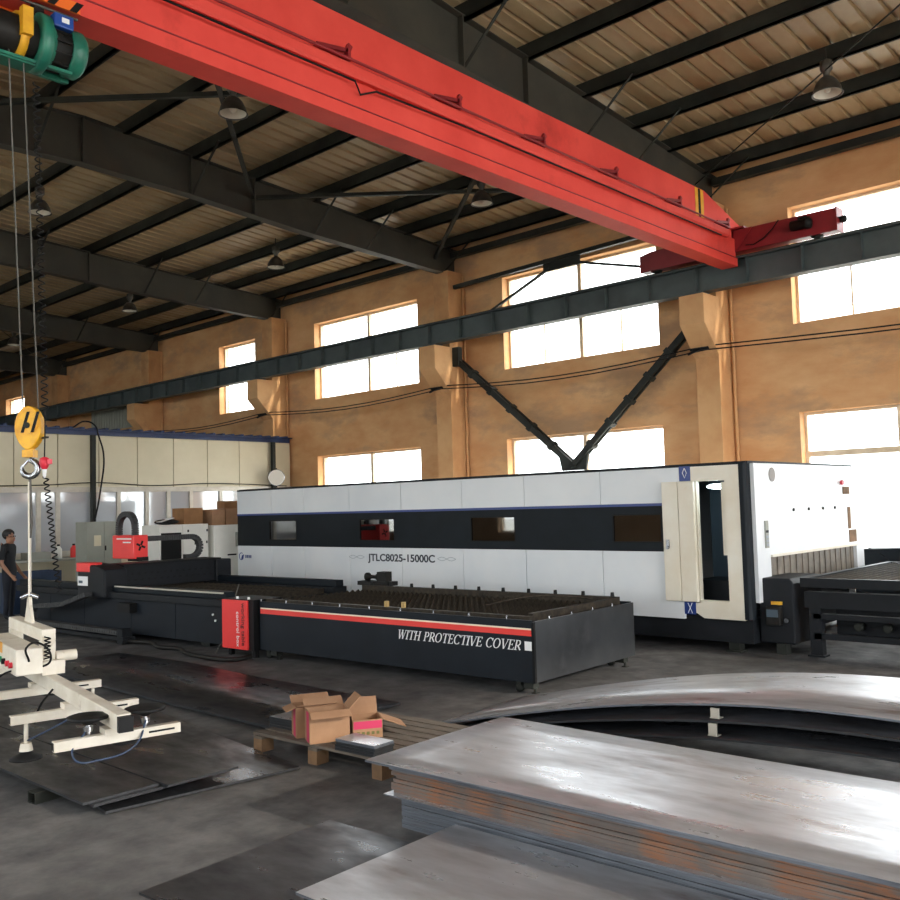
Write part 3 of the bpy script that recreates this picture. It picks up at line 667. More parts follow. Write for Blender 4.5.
# right end: hood, slot with strip curtain
ew = MB().box(-.02, .06, .1, .48, .62, 2.34).box(-.02, .06, .48, D, 1.18, 2.34).box(-.02, .06, 3.5, D+.2, .8, 1.18)
obj('end_hood', ew, 'white_paint', lm)
obj('slot_lip', MB().box(.06, .09, .48, 3.5, 1.16, 1.19), 'cream_paint', lm)
for k_ in range(30):
    y0 = .49+k_*.1; obj('curtain_strip', MB().box(-.01+.012*(k_ % 2), .0+.012*(k_ % 2), y0, y0+.105, .82, 1.18), 'curtain_strip', lm)
for b_ in (1.24, 1.75, 2.26, 2.7): obj('bolt', MB().lathe([(.022, .06), (.022, .075)], 10, 'X', (0, b_, 1.74)), 'black', lm)
obj('emergency_stop', MB().lathe([(.02, .06), (.035, .07), (.035, .1)], 14, 'X', (0, 2.98, 2.1)), 'red_plastic', lm)
for z0, z1, y0, y1 in ((1.93, 2.04, 3.05, 3.3), (1.42, 1.74, 3.2, 3.3), (1.22, 1.4, 3.22, 3.5)): obj('grille', MB().box(.06, .07, y0, y1, z0, z1), 'wood_block', lm)
obj('oval_plate', MB().lathe([(.09, .06), (.09, .068)], 24, 'X', (0, .62, 2.2)), 'emblem_grey', lm)
kp = obj('keypad', MB().box(.06, .075, .33, .42, 1.28, 1.62), 'cabinet_grey', lm)
obj('display', MB().box(.075, .08, .34, .41, 1.47, 1.5), 'black', kp)
for k_ in range(6): obj('key', MB().box(.075, .08, .34+.038*(k_ % 2), .37+.038*(k_ % 2), 1.3+.05*(k_//2), 1.335+.05*(k_//2)), 'line_grey', kp)
blk = obj('drive_block', MB().prism([(.0, .13), (.44, .13), (.44, .86), (.4, .92), (.0, .92)], .2, 1.1, 'Y'), 'machine_black', lm, bev=.02)
obj('block_foot', MB().box(.2, .32, .2, .34, 0, .13), 'steel_dark', blk)
vl = obj('valve_unit', MB().box(.12, .3, .1, .2, .36, .58), 'motor_black', blk, bev=.01)
obj('gauge', MB().box(.14, .28, .09, .1, .46, .55), 'interior_blue', vl); obj('warning_label', MB().box(.16, .3, .19, .2, .6, .64), 'hazard_yellow', vl)
obj('fitting', MB().lathe([(.03, -.06), (.03, 0)], 12, 'Y', (.36, .2, .42)), 'chrome', vl)
# lettering
text_on('lettering', 'JTLC8025-15000C', .17, M_front(-6.93, -.031, 1.015), 'text_dark', lm, width=1.61, bold=.004)
for s_, e_ in ((-7.42, -7.02), (-5.26, -4.86)):
    for sg in (1, -1):
        n_ = 24; obj('ornament_line', MB().tube([(s_+(e_-s_)*i/n_, -.032, 1.075+sg*.028*math.sin(2*PI*i/n_)) for i in range(n_+1)], .004, 4), 'line_grey', lm)
obj('logo', MB().tube([(-10.72+.07*math.cos(t), -.032, 1.03+.07*math.sin(t)) for t in [1.0+i*.35 for i in range(14)]], .008, 5).prism([(-10.73, .97), (-10.66, .97), (-10.63, 1.07), (-10.7, 1.05)], -.034, -.031, 'Y'), 'deep_blue', lm)
for k_ in range(4): obj('logo_stroke', MB().box(-10.58+k_*.055, -10.545+k_*.055, -.034, -.031, 1.0, 1.06), 'deep_blue', lm)

# shuttle table at its right end
sh_ = thing('shuttle_table', (-2.4, 12.6, 0), label='black steel shuttle table docked at the right end of the white machine', cat='table')
def sx_(x): return x+2.4
xa, xb = sx_(-4.54), sx_(1.6); ya, yb = -1.55, 1.6
obj('pallet_frame', MB().box(xa, xb, ya, ya+.08, .82, .93).box(xa, xb, yb-.08, yb, .82, .93).box(xa, xa+.08, ya+.08, yb-.08, .82, .93).box(xb-.08, xb, ya+.08, yb-.08, .82, .93), 'machine_black', sh_)
sl_me = MB().box(-.004, .004, ya+.08, yb-.08, .82, .925).mesh('slat')
x = xa+.16
while x < xb-.1: obj('slat', sl_me, 'slat_steel', sh_, loc=(x, 0, 0)); x += .11
obj('side_rail', MB().box(xa+.05, xb, ya-.02, ya+.1, .58, .77), 'machine_black', sh_); obj('side_rail', MB().box(xa+.05, xb, yb-.1, yb, .58, .77), 'machine_black', sh_)
obj('lower_rail', MB().box(xa+.14, xb, ya, ya+.1, .45, .51), 'machine_black', sh_); obj('lower_rail', MB().box(xa+.14, xb, ya, ya+.1, .21, .28), 'machine_black', sh_)
for xx in (xa+.16, xa+2.6, xb-.2):
    for yy in (ya, yb-.12): obj('leg', MB().box(xx-.07, xx+.07, yy, yy+.12, .02, .58).box(xx-.1, xx+.1, yy-.02, yy+.14, 0, .02), 'machine_black', sh_)
obj('wedge_block', MB().prism([(0, 0), (.3, 0), (.22, .06), (.05, .06)], -.05, .05, 'X'), 'white_paint', sh_, loc=(sx_(-4.0), 1.35, .94))
x = xa+.6
while x < xb: obj('roller', MB().lathe([(.035, -.05), (.05, -.05), (.05, .05), (.035, .05)], 12, 'Y', (x, ya+.2, .36)), 'steel_dark', sh_); x += .32
obj('front_plate', MB().box(xa+.3, xb, ya+.3, ya+.33, .2, .58), 'machine_black', sh_)
dm = thing('dust_hood', (-4.2, 15.55, 0), label='low dark machine cover standing under the bright window behind the shuttle table', cat='machine')
obj('cover', MB().prism([(-1.12, 0), (1.2, 0), (1.2, .98), (1.0, 1.12), (-1.0, 1.06), (-1.12, 1.0)], -.45, .15, 'Y'), 'band_black', dm, bev=.02)
hose([(-.9, -.4, 1.08), (-.6, -.48, .9), (-.45, -.47, .6), (-.3, -.47, .3)], 'cable', dm)

# ------------------------------------------------------------------ black open laser cutter and its exchange table
TX, TY, TR = -5.74, 7.35, math.atan(.045)
def tw(x, y): return (TX+x*math.cos(TR)-y*math.sin(TR), TY+x*math.sin(TR)+y*math.cos(TR), 0)
TL, TD = 4.36, 2.02
xt = thing('exchange_table', tw(0, 0), rz=TR, label='black steel exchange table with red stripe and white lettering', cat='table')
obj('front_panel', MB().box(-TL, -.03, 0, .03, .12, .74), 'table_black', xt)
obj('corner_trim', MB().box(-.03, 0, 0, .03, .12, .72), 'black', xt)
obj('end_panel', MB().box(-.03, 0, .035, TD, .12, .73), 'table_end', xt, bev=.004)
obj('rear_panel', MB().box(-TL, -.03, TD-.03, TD, .12, .74), 'table_black', xt)
obj('tray_floor', MB().box(-TL, -.03, .03, TD-.03, .3, .33), 'slat_steel', xt)
obj('pallet_rim', MB().box(-TL, -.12, .1, .16, .62, .765).box(-TL, -.12, TD-.16, TD-.1, .62, .8).box(-.18, -.12, .16, TD-.16, .62, .79), 'slat_steel', xt)
sm_ = MB()
pr = []
n_ = 16
for i in range(n_): y0 = .16+(TD-.32)*i/n_; y1 = .16+(TD-.32)*(i+.5)/n_; pr += [(y0, .70), (y1, .745)]
pr += [(TD-.16, .70), (TD-.16, .62), (.16, .62)]
sl2 = MB().prism(pr, -.003, .003, 'X').mesh('slat'); _fix_normals(sl2)
for k_ in range(48): obj('slat', sl2, 'slat_steel', xt, loc=(-.25-k_*.088, 0, 0))
obj('red_stripe', MB().box(-TL+.02, -.03, -.003, 0, .585, .645), 'stripe_red', xt)
obj('cream_stripe', MB().box(-TL+.02, -.03, -.003, 0, .645, .662), 'stripe_cream', xt)
def serif_text(s, height, width):
    # slanted serif capitals built from strokes in the XZ plane
    th, tn = .13, .055; mb = MB(); x0 = 0
    def stroke(a, b, w):
        (ax, az), (bx, bz_) = a, b; d = Vector((bx-ax, bz_-az)); n_ = Vector((-d.y, d.x)).normalized()*w/2
        quads.append([(ax+n_.x, az+n_.y), (bx+n_.x, bz_+n_.y), (bx-n_.x, bz_-n_.y), (ax-n_.x, az-n_.y)])
    def ser(x, z, w=.3): stroke((x-w/2, z), (x+w/2, z), tn)
    def arc(cx, cz, rx, rz_, t0, t1, n_=14):
        P_ = [t0+(t1-t0)*i/n_ for i in range(n_+1)]
        for a, b in zip(P_[:-1], P_[1:]):
            m_ = abs(math.cos((a+b)/2)); stroke((cx+rx*math.cos(a), cz+rz_*math.sin(a)), (cx+rx*math.cos(b), cz+rz_*math.sin(b)), tn+(th-tn)*m_)
    lets = []
    for c in s:
        quads = []; w = .32
        if c == 'I': stroke((.15, 0), (.15, 1), th); ser(.15, .03); ser(.15, .97)
        elif c == 'T': w = .72; stroke((.36, 0), (.36, 1), th); ser(.36, .03); stroke((.02, .97), (.7, .97), tn); stroke((.04, 1), (.03, .76), tn); stroke((.69, 1), (.68, .76), tn)
        elif c == 'H':
            w = .82
            for x in (.16, .64): stroke((x, 0), (x, 1), th); ser(x, .03); ser(x, .97)
            stroke((.16, .52), (.64, .52), tn)
        elif c == 'W': w = 1.08; stroke((.1, 1), (.32, 0), th); stroke((.32, 0), (.52, .95), tn); stroke((.5, 1), (.72, 0), th); stroke((.72, 0), (.95, 1), tn); [ser(x, .97, .26) for x in (.1, .5, .95)]
        elif c == 'V': w = .78; stroke((.1, 1), (.38, 0), th); stroke((.38, 0), (.68, 1), tn); ser(.1, .97); ser(.68, .97, .24)
        elif c in 'PR': w = .66 if c == 'P' else .74; stroke((.16, 0), (.16, 1), th); ser(.16, .03); stroke((.04, .97), (.35, .97), tn); stroke((.16, .48), (.35, .48), tn); arc(.33, .725, .22, .245, -PI/2, PI/2)
        elif c == 'O': w = .86; arc(.4, .5, .33, .48, 0, 2*PI, 28)
        elif c == 'C': w = .8; arc(.42, .5, .34, .48, .7, 2*PI-.7, 24); stroke((.7, .98), (.69, .7), tn)
        elif c == 'E': w = .68; stroke((.16, 0), (.16, 1), th); stroke((.04, .97), (.58, .97), tn); stroke((.04, .03), (.6, .03), tn); stroke((.16, .52), (.44, .52), tn); stroke((.57, 1), (.56, .78), tn); stroke((.6, 0), (.62, .25), tn); stroke((.44, .62), (.44, .42), tn)
        if c == 'R': stroke((.34, .48), (.68, .02), th)
        lets.append((quads, x0)); x0 += w if c != ' ' else .4
    k = width/x0
    for quads, xo in lets:
        for q in quads: mb.prism([((x+xo+.28*z)*k, z*height) for x, z in q], -.002, 0, 'Y')
    return mb
lt = serif_text('WITH PROTECTIVE COVER', .102, 1.72)
obj('lettering', lt, 'text_white', xt, loc=(-1.89, 0, .435), kind='stuff')
obj('white_square', MB().box(-.115, -.03, -.003, 0, .44, .53), 'text_white', xt)
for k_ in range(9): obj('bolt', MB().lathe([(.012, 0), (.012, .03)], 8, 'Z', (-.35-k_*.5, .02, .74)), 'chrome', xt)
for k_ in range(11): obj('stud', MB().lathe([(.025, 0), (.02, .05)], 8, 'Z', (-.2-k_*.4, TD-.13, .8)), 'black', xt)
for k_ in range(4): obj('end_bolt', MB().lathe([(.012, 0), (.012, .03)], 8, 'Z', (-.015, .3+k_*.42, .73)), 'chrome', xt)
for xx in (-2.17, -1.9): obj('brass_clamp', MB().box(xx-.02, xx+.02, .11, .15, .765, .83), 'brass', xt)
obj('bent_strip', MB().tube([(-1.0+.06*i, .5+.09*i, .8+.07*math.sin(PI*i/12)) for i in range(13)], .012, 4), 'slat_steel', xt)
for xx in (-.12, -4.15):
    for yy in (.1, TD-.12):
        l_ = obj('leg', MB().box(xx-.06, xx+.06, yy-.05, yy+.05, .05, .12).cyl((xx+.05, yy, 0), (xx+.05, yy, .06), .015, 8).box(xx+.02, xx+.08, yy-.03, yy+.03, 0, .01), 'steel_dark', xt)
        obj('caster', MB().lathe([(.015, -.02), (.045, -.02), (.045, .02), (.015, .02)], 14, 'Y', (xx-.14, yy, .045)).box(xx-.17, xx-.11, yy-.03, yy+.03, .07, .12), 'steel_dark', xt)
mh = obj('clamp_motor', MB().lathe([(.06, 0), (.06, .04), (.03, .06), (.025, .2), (.05, .22), (.05, .3)], 14, 'X', (-4.52, TD+.1, .9)).box(-4.24, -4.07, TD+.03, TD+.17, .84, .98), 'motor_black', xt)
obj('clamp_base', MB().box(-4.62, -3.98, TD, TD+.2, .78, .84), 'motor_black', xt)
obj('motor_cap', MB().lathe([(.045, -.008), (.045, 0)], 14, 'X', (-4.52, TD+.1, .9)), 'cream_paint', mh)
obj('guide_rail', MB().box(-TL, -.3, TD+.0, TD+.08, .66, .78), 'machine_black', xt)

rbx = thing('control_box', tw(-4.8, -.1), rz=TR, label='red fronted control box with vertical lettering beside the exchange table', cat='control box')
obj('case', MB().box(-.24, .4, .03, .5, .1, .76), 'black', rbx)
fp = obj('front_plate', MB().box(-.24, .3, -.0, .03, .11, .75), 'panel_red', rbx, bev=.004)
def vtext(s, x, z, size, mm, w):
    M_ = Matrix.Translation((x, -.003, z)) @ Matrix.Rotation(PI/2, 4, 'Y') @ Matrix.Rotation(PI/2, 4, 'X')
    return text_on('lettering', s, size, M_, mm, fp, width=w)
vtext('working table', .19, .72, .1, 'text_black', .56); vtext('control box', .08, .6, .085, 'text_white', .46)
for xx in (.0, .24): obj('lamp_button', MB().lathe([(.02, 0), (.018, .03)], 10, 'Z', (xx, .08, .76)), 'text_white', rbx)
obj('antenna_rod', MB().cyl((-.08, .1, .76), (-.02, .12, .95), .008, 6), 'rope', rbx)
obj('stand_leg', MB().box(-.24, -.18, .1, .16, 0, .1), 'black', rbx); obj('stand_leg', MB().box(.28, .34, .1, .16, 0, .1), 'black', rbx)
hose([(-.26, .04, .2), (-.3, -.02, .1), (-.33, -.04, .02)], 'cable', rbx, 'rope', .006)

BL = 6.6
bd = thing('laser_cutter_bed', tw(-8.6, 1.0), rz=TR, label='black open laser cutter with gantry and red cutting head', cat='machine')
def bx_(x): return x+8.6
def by_(y): return y-1.0
def bb(mb, x0, x1, y0, y1, z0, z1): return mb.box(bx_(x0), bx_(x1), by_(y0), by_(y1), z0, z1)
BR, BLL = -5.2, -11.35
obj('bed_body', bb(MB(), BLL, BR, .12, 2.3, .1, .62), 'machine_black', bd)
dl = [BLL, -10.2, -9.05, -7.63, -6.43, BR]
for x0, x1 in zip(dl[:-1], dl[1:]):
    d_ = obj('side_door', bb(MB(), x0+.006, x1-.006, .09, .12, .1, .61), 'table_black', bd)
    if x1 == -7.63: obj('door_handle', bb(MB(), -7.8, -7.46, -.04, .09, .43, .57), 'black', d_)
obj('side_rail', bb(MB(), BLL, BR, .02, .3, .62, .72), 'machine_black', bd, bev=.01); obj('side_rail', bb(MB(), BLL, BR, 2.05, 2.35, .62, .72), 'machine_black', bd, bev=.01)
obj('rail_cover', bb(MB(), BLL, BR, .08, .24, .72, .82), 'band_black', bd, bev=.01); obj('rail_cover', bb(MB(), BLL, BR, 2.12, 2.28, .72, .82), 'band_black', bd, bev=.01)
obj('rail_edge', bb(MB(), -8.0, BR, .02, .05, .8, .82), 'alu', bd)
sl3 = MB().box(-.003, .003, by_(.3), by_(2.05), .56, .7).mesh('slat')
for k_ in range(40): obj('slat', sl3, 'slat_steel', bd, loc=(bx_(BR-.2-k_*.15), 0, 0))
for xx in (-6.0, -8.2, -10.6): obj('foot', bb(MB(), xx-.1, xx+.1, .3, .5, 0, .1).box(bx_(xx-.1), bx_(xx+.1), by_(1.8), by_(2.0), 0, .1), 'steel_dark', bd)
gt = obj('gantry_carriage', MB().prism([(bx_(-9.0), .62), (bx_(-8.15), .62), (bx_(-8.15), 1.06), (bx_(-8.4), 1.12), (bx_(-8.9), 1.15), (bx_(-9.0), 1.1)], by_(-.06), by_(.34), 'Y'), 'machine_black', bd, bev=.03)
obj('red_cap', bb(MB(), -9.01, -8.6, -.075, .16, 1.02, 1.165), 'panel_red', gt, bev=.015)
lb_ = obj('label_sheet', bb(MB(), -8.98, -8.66, -.065, -.06, .8, .95), 'text_white', gt); obj('label_print', bb(MB(), -8.94, -8.82, -.068, -.065, .84, .88), 'interior_blue', lb_)
gbm = obj('gantry_beam', bb(MB(), -8.75, -8.3, .34, 2.2, .74, 1.1), 'machine_black', bd)
for r_ in range(2):
    for k_ in range(14):
        obj('beam_hole', MB().lathe([(.022, 0), (.022, .004)], 8, 'X', (bx_(-8.3), by_(.45+k_*.12+.06*r_), .86+.1*r_)), 'black', gbm)
obj('beam_rail', bb(MB(), -8.75, -8.25, .34, 2.2, 1.1, 1.13), 'black', gbm)
obj('far_carriage', bb(MB(), -8.85, -8.25, 2.1, 2.42, .66, 1.1), 'machine_black', bd, bev=.02)
hd = obj('cutting_head', bb(MB(), -9.5, -8.82, .84, 1.12, 1.17, 1.57), 'panel_red', bd, bev=.015)
obj('head_slide', bb(MB(), -9.1, -8.78, .9, 1.1, 1.13, 1.2), 'black', hd)
for k_ in range(4):
    t = PI/4+k_*PI/2+.4; obj('emblem_arm', MB().boxc((bx_(-8.818), by_(.98)+.05*math.cos(t), 1.39+.05*math.sin(t)), (.006, .075, .035), Matrix.Rotation(t, 3, 'X')), 'black', hd)
for z_, x0, x1 in ((1.5, -9.35, -8.88), (1.44, -9.15, -8.9)): obj('print_line', bb(MB(), x0, x1, .836, .84, z_, z_+.022), 'text_white', hd)
def chain(pts, w, h, name, par, n=60):
    # cable chain: flat tube with raised links following a path
    P_ = [Vector(p) for p in pts]; seg = []
    L_ = [0]
    for a_, b_ in zip(P_[:-1], P_[1:]): L_.append(L_[-1]+(b_-a_).length)
    def at(s):
        for i in range(len(P_)-1):
            if s <= L_[i+1]: f = (s-L_[i])/max(1e-6, L_[i+1]-L_[i]); return P_[i].lerp(P_[i+1], f)
        return P_[-1]
    mb = MB()
    for i in range(n):
        s0, s1 = L_[-1]*i/n, L_[-1]*(i+.86)/n
        mb.bar(at(s0), at(s1), w, h, (0, .01, 1) if abs((at(s1)-at(s0)).normalized().z) < .95 else (1, 0, 0))
        mb.bar(at(s1), at(L_[-1]*(i+1)/n), w*.7, h*.7, (0, .01, 1) if abs((at(s1)-at(s0)).normalized().z) < .95 else (1, 0, 0))
    return obj(name, mb, 'chain_grey', par, kind='stuff')
arc = [(bx_(-9.46), by_(.95), 1.5)] + [(bx_(-9.2-.26*math.cos(t)), by_(.95), 1.72+.22*math.sin(t)) for t in [i*PI/10 for i in range(11)]] + [(bx_(-8.94), by_(.95), 1.55)]
chain(arc, .09, .09, 'cable_loop', bd, 30)
ch2 = [(bx_(-9.0), by_(1.12), 1.5), (bx_(-9.0), by_(2.1), 1.5)] + [(bx_(-9.0), by_(2.1+.18*math.sin(t)), 1.32+.18*math.cos(t)) for t in [i*PI/10 for i in range(11)]] + [(bx_(-9.0), by_(1.95), 1.14)]
chain(ch2, .1, .09, 'cable_chain', bd, 36)
ch3 = [(bx_(-8.5), by_(-.14), .68), (bx_(-9.2), by_(-.16), .5)] + [(bx_(-10.2-.13*math.sin(t)), by_(-.18), .29+.13*math.cos(t)) for t in [i*PI/8 for i in range(9)]] + [(bx_(-7.35), by_(-.2), .16)]
chain(ch3, .14, .07, 'floor_chain', bd, 70)
obj('chain_tray', bb(MB(), -10.3, -7.2, -.3, -.1, .06, .11).box(bx_(-7.4), bx_(-7.25), by_(-.28), by_(-.12), 0, .22).box(bx_(-10.1), bx_(-9.95), by_(-.28), by_(-.12), 0, .06), 'machine_black', bd)
for z_ in (.5, .42): obj('indicator', MB().lathe([(.016, -.02), (.016, 0)], 8, 'Y', (bx_(-5.5+.06*(z_ < .45)), by_(.09), z_)), 'text_white', bd)
fh = thing('floor_hose', tw(-6.4, -.25), rz=TR, label='grey hose snaking over the floor along the black laser cutter', cat='hose')
hose([(-1.15, .1, .04), (-.7, .06, .05), (-.3, .12, .05), (.1, -.02, .04), (.5, .04, .04), (.9, -.12, .04), (1.3, -.2, .04), (1.7, -.22, .04), (2.0, -.12, .04), (2.05, .1, .05)], 'hose', fh, 'motor_black', .03)

# ------------------------------------------------------------------ cream office at the far left
OX = -21.3
of = thing('wall_office', (OX, 12, 0), kind='structure')
OY0, OY1 = 1.5, 16.22
y = OY0; k_ = 0
obj('sill_wall', MB().box(-.1, 0, OY0-12, OY1-12, 0, 1.02), 'office_panel', of)
ysj = [OY0+1.0*i for i in range(15)] + [OY1]
for y0, y1 in zip(ysj[:-1], ysj[1:]):
    p_ = obj('wall_panel', MB().box(-.1, 0, y0-12+.01, y1-12-.01, 2.62, 3.86), 'office_panel', of)
obj('header', MB().box(-.1, .03, OY0-12, OY1-12, 2.55, 2.62), 'alu', of)
obj('sill', MB().box(-.1, .04, OY0-12, OY1-12, 1.02, 1.08), 'alu', of)
obj('back_wall', MB().box(-4.1, -4.0, OY0-12, OY1-12, 0, 3.9), 'office_panel', of)
obj('office_ceiling', MB().box(-4.0, -.1, OY0-12, OY1-12, 2.62, 2.7), 'office_panel', of)
obj('fascia', MB().box(.0, .06, OY0-12-.2, OY1-12-.05, 3.86, 3.98), 'office_blue', of)
rp = []
for j in range(50): y0 = OY0-12-.2+j*.298; rp.append((y0, y0+.14))
rf = obj('office_roof', MB().box(-4.2, .16, OY0-12-.2, OY1-12-.03, 3.98, 4.0), 'office_blue', of)
for y0, y1 in rp: obj('roof_rib', MB().box(-4.2, .17, y0+.05, y0+.13, 4.0, 4.04), 'office_blue', rf)
for yy in (10.3, 15.55): obj('post', MB().box(.06, .16, yy-12-.05, yy-12+.05, 0, 3.86), 'steel_dark', of)
ym = [OY0, 2.6, 3.7, 4.8, 5.9, 7.0, 8.1, 9.05, 9.5, 10.35, 11.0, 11.75, 12.35, 13.0, 13.9, 14.8, 15.5, OY1]
for y0, y1 in zip(ym[:-1], ym[1:]):
    f_ = obj('window_frame', MB().box(-.08, .02, y0-12, y0-12+.05, 1.08, 2.55).box(-.08, .02, y1-12-.05, y1-12, 1.08, 2.55).box(-.08, .02, y0-12+.05, y1-12-.05, 1.08, 1.13).box(-.08, .02, y0-12+.05, y1-12-.05, 2.5, 2.55), 'alu', of)
    obj('pane', MB().box(-.04, -.03, y0-12+.05, y1-12-.05, 1.13, 2.5), 'glass_office', f_)
hose([(.1, OY0-12, 2.68), (.1, -3, 2.66), (.12, -1.6, 2.72), (.1, -.2, 2.65), (.1, 1.5, 2.7), (.1, 4, 2.63)], 'wall_wire', of, 'black', .012)
hose([(.2, -1.62, 3.9), (.24, -1.5, 3.4), (.2, -1.55, 2.6), (.2, -1.75, 1.6)], 'wall_wire', of, 'black', .02)
hose([(.12, -2.2, 4.02), (.15, -1.9, 4.18), (.18, -1.65, 4.05), (.19, -1.62, 3.9)], 'wall_wire', of, 'black', .02)
cp = thing('corrugated_sheet', (-31.7, 16.2, 5.05), label='pale corrugated metal sheet fixed on the orange wall above the blue office roof', cat='panel')
pts = []
for j in range(18): pts += [(-1.75+j*.195, 0), (-1.75+j*.195+.07, 0), (-1.75+j*.195+.09, -.04), (-1.75+j*.195+.17, -.04)]
poly = pts + [(x_, y_+.012) for x_, y_ in reversed(pts)]
obj('sheet', MB().prism(poly, 0, .82, 'Z'), 'cabinet_grey', cp)
obj('hook', MB().tube([(1.0, -.08, .75), (1.0, -.12, .95), (1.25, -.12, 1.0), (1.3, -.1, .8), (1.2, -.08, .6)], .02, 6), 'black', cp)

# cabinets, chiller, boxes, bench
gc = thing('electrical_cabinet', (-18.7, 9.16, 0), label='tall grey green electrical cabinet with double doors behind red cutting head', cat='cabinet')
obj('body', MB().box(-.2, .28, -.36, .4, 0, 1.8), 'cabinet_grey', gc, bev=.006)
for y0, y1 in ((-.355, .014), (.022, .395)):
    d_ = obj('door', MB().box(.28, .3, y0, y1, .08, 1.78), 'cabinet_grey', gc)
    if y0 < 0: obj('notice', MB().box(.3, .303, -.2, -.05, 1.3, 1.52), 'office_panel', d_)
    else: obj('lock', MB().box(.3, .31, .03, .06, 1.2, 1.3), 'black', d_)
wcab = thing('chiller_unit', (-16.98, 9.97, 0), label='white chiller cabinet with black front grille and cardboard boxes on its top', cat='cabinet')
obj('body', MB().box(-.4, .28, -.5, .62, .05, 1.7), 'chiller_white', wcab, bev=.01)
obj('front_grille', MB().box(.28, .3, -.46, -.02, .5, 1.54), 'black', wcab)
obj('door', MB().box(.28, .3, .02, .6, .1, 1.68), 'chiller_white', wcab)
for yy, zz in ((.12, 1.54), (.28, 1.28), (.55, 1.3), (.56, 1.54)): obj('latch', MB().box(.3, .31, yy, yy+.03, zz, zz+.05), 'black', wcab)
obj('foot', MB().box(-.35, .25, -.45, .55, 0, .05), 'steel_dark', wcab)
wc2 = thing('white_cabinet', (-17.0, 11.28, 0), label='white machine cabinet with small grey vent beside the long white machine', cat='cabinet')
obj('body', MB().box(-.4, .4, -.62, .5, 0, 1.66), 'chiller_white', wc2, bev=.01)
obj('vent', MB().box(.4, .42, -.1, .22, 1.2, 1.5), 'cabinet_grey', wc2)
obj('handle', MB().box(.4, .43, -.3, -.1, 1.02, 1.05), 'black', wc2)
def cbox(loc, sx, sy, sz, label, rz=0, mm='cardboard_dark'):
    t = thing('cardboard_box', loc, rz=rz, label=label, cat='box')
    obj('carton', MB().box(-sx/2, sx/2, -sy/2, sy/2, 0, sz), mm, t)
    obj('flap_seam', MB().box(-sx/2, sx/2, -.02, .02, sz, sz+.003), 'brass', t)
cbox((-17.1, 10.35, 1.7), .45, .44, .33, 'dark brown cardboard box on white chiller cabinet next to black grille side')
cbox((-17.0, 10.87, 1.66), .5, .3, .33, 'brown cardboard box on white machine cabinet', mm='cardboard')
cbox((-17.0, 11.35, 1.66), .5, .6, .34, 'wide brown cardboard box on white machine cabinet beneath a smaller box', mm='cardboard')
cbox((-17.05, 11.3, 2.003), .3, .35, .16, 'small dark box stacked on a wide brown cardboard box')
rg = thing('cloth_bundle', (-16.95, 9.78, 1.7), label='dark crumpled cloth bundle on the chiller cabinet top', cat='cloth')
obj('fold', MB().sphere((0, 0, .06), .2, 12, 8, (1, 1.3, .3)), 'rubber', rg); obj('loose_sheet', MB().boxc((.1, -.1, .1), (.25, .3, .01), Matrix.Rotation(.25, 3, 'X')), 'text_white', rg)
wbn = thing('workbench', (-20.75, 8.6, 0), label='long workbench in front of the office windows', cat='bench')
obj('top', MB().box(-.4, .4, -2.2, 1.6, .95, 1.0), 'cabinet_grey', wbn)
for xx in (-.35, .3):
    for yy in (-2.1, 1.5): obj('leg', MB().box(xx, xx+.06, yy, yy+.06, 0, .95), 'steel_dark', wbn)
def crate(loc, s, mm, label, nm='tool_crate', cat='crate'):
    t = thing(nm, loc, label=label, cat=cat); a_, b_, c_ = s
    obj('base', MB().box(-a_/2, a_/2, -b_/2, b_/2, 0, .02), mm, t)
    for x0, x1, y0, y1 in ((-a_/2, a_/2, -b_/2, -b_/2+.02), (-a_/2, a_/2, b_/2-.02, b_/2), (-a_/2, -a_/2+.02, -b_/2+.02, b_/2-.02), (a_/2-.02, a_/2, -b_/2+.02, b_/2-.02)): obj('side', MB().box(x0, x1, y0, y1, .02, c_), mm, t)
crate((-19.3, 8.05, .0), (.6, 1.0, .82), 'bench_blue', 'large blue metal bin standing behind the black laser cutter')
crate((-20.6, 7.9, 1.0), (.4, .5, .22), 'motor_black', 'small black tray on the long workbench')
crate((-20.6, 8.7, 1.0), (.4, .5, .16), 'cabinet_grey', 'shallow grey tray on the long workbench')
for k_, (yy, mm, lab) in enumerate(((7.2, 'hazard_yellow', 'yellow plastic bottle on the long workbench'), (9.2, 'chiller_white', 'white plastic bottle on the long workbench'), (9.55, 'panel_red', 'red plastic bottle on the long workbench'))):
    t = thing('bottle', (-20.6, yy, 1.0), label=lab, cat='bottle'); obj('body', MB().lathe([(.07, 0), (.075, .02), (.075, .2), (.03, .27)], 14), mm, t); obj('cap', MB().lathe([(.03, .27), (.03, .31)], 12), 'black', t)

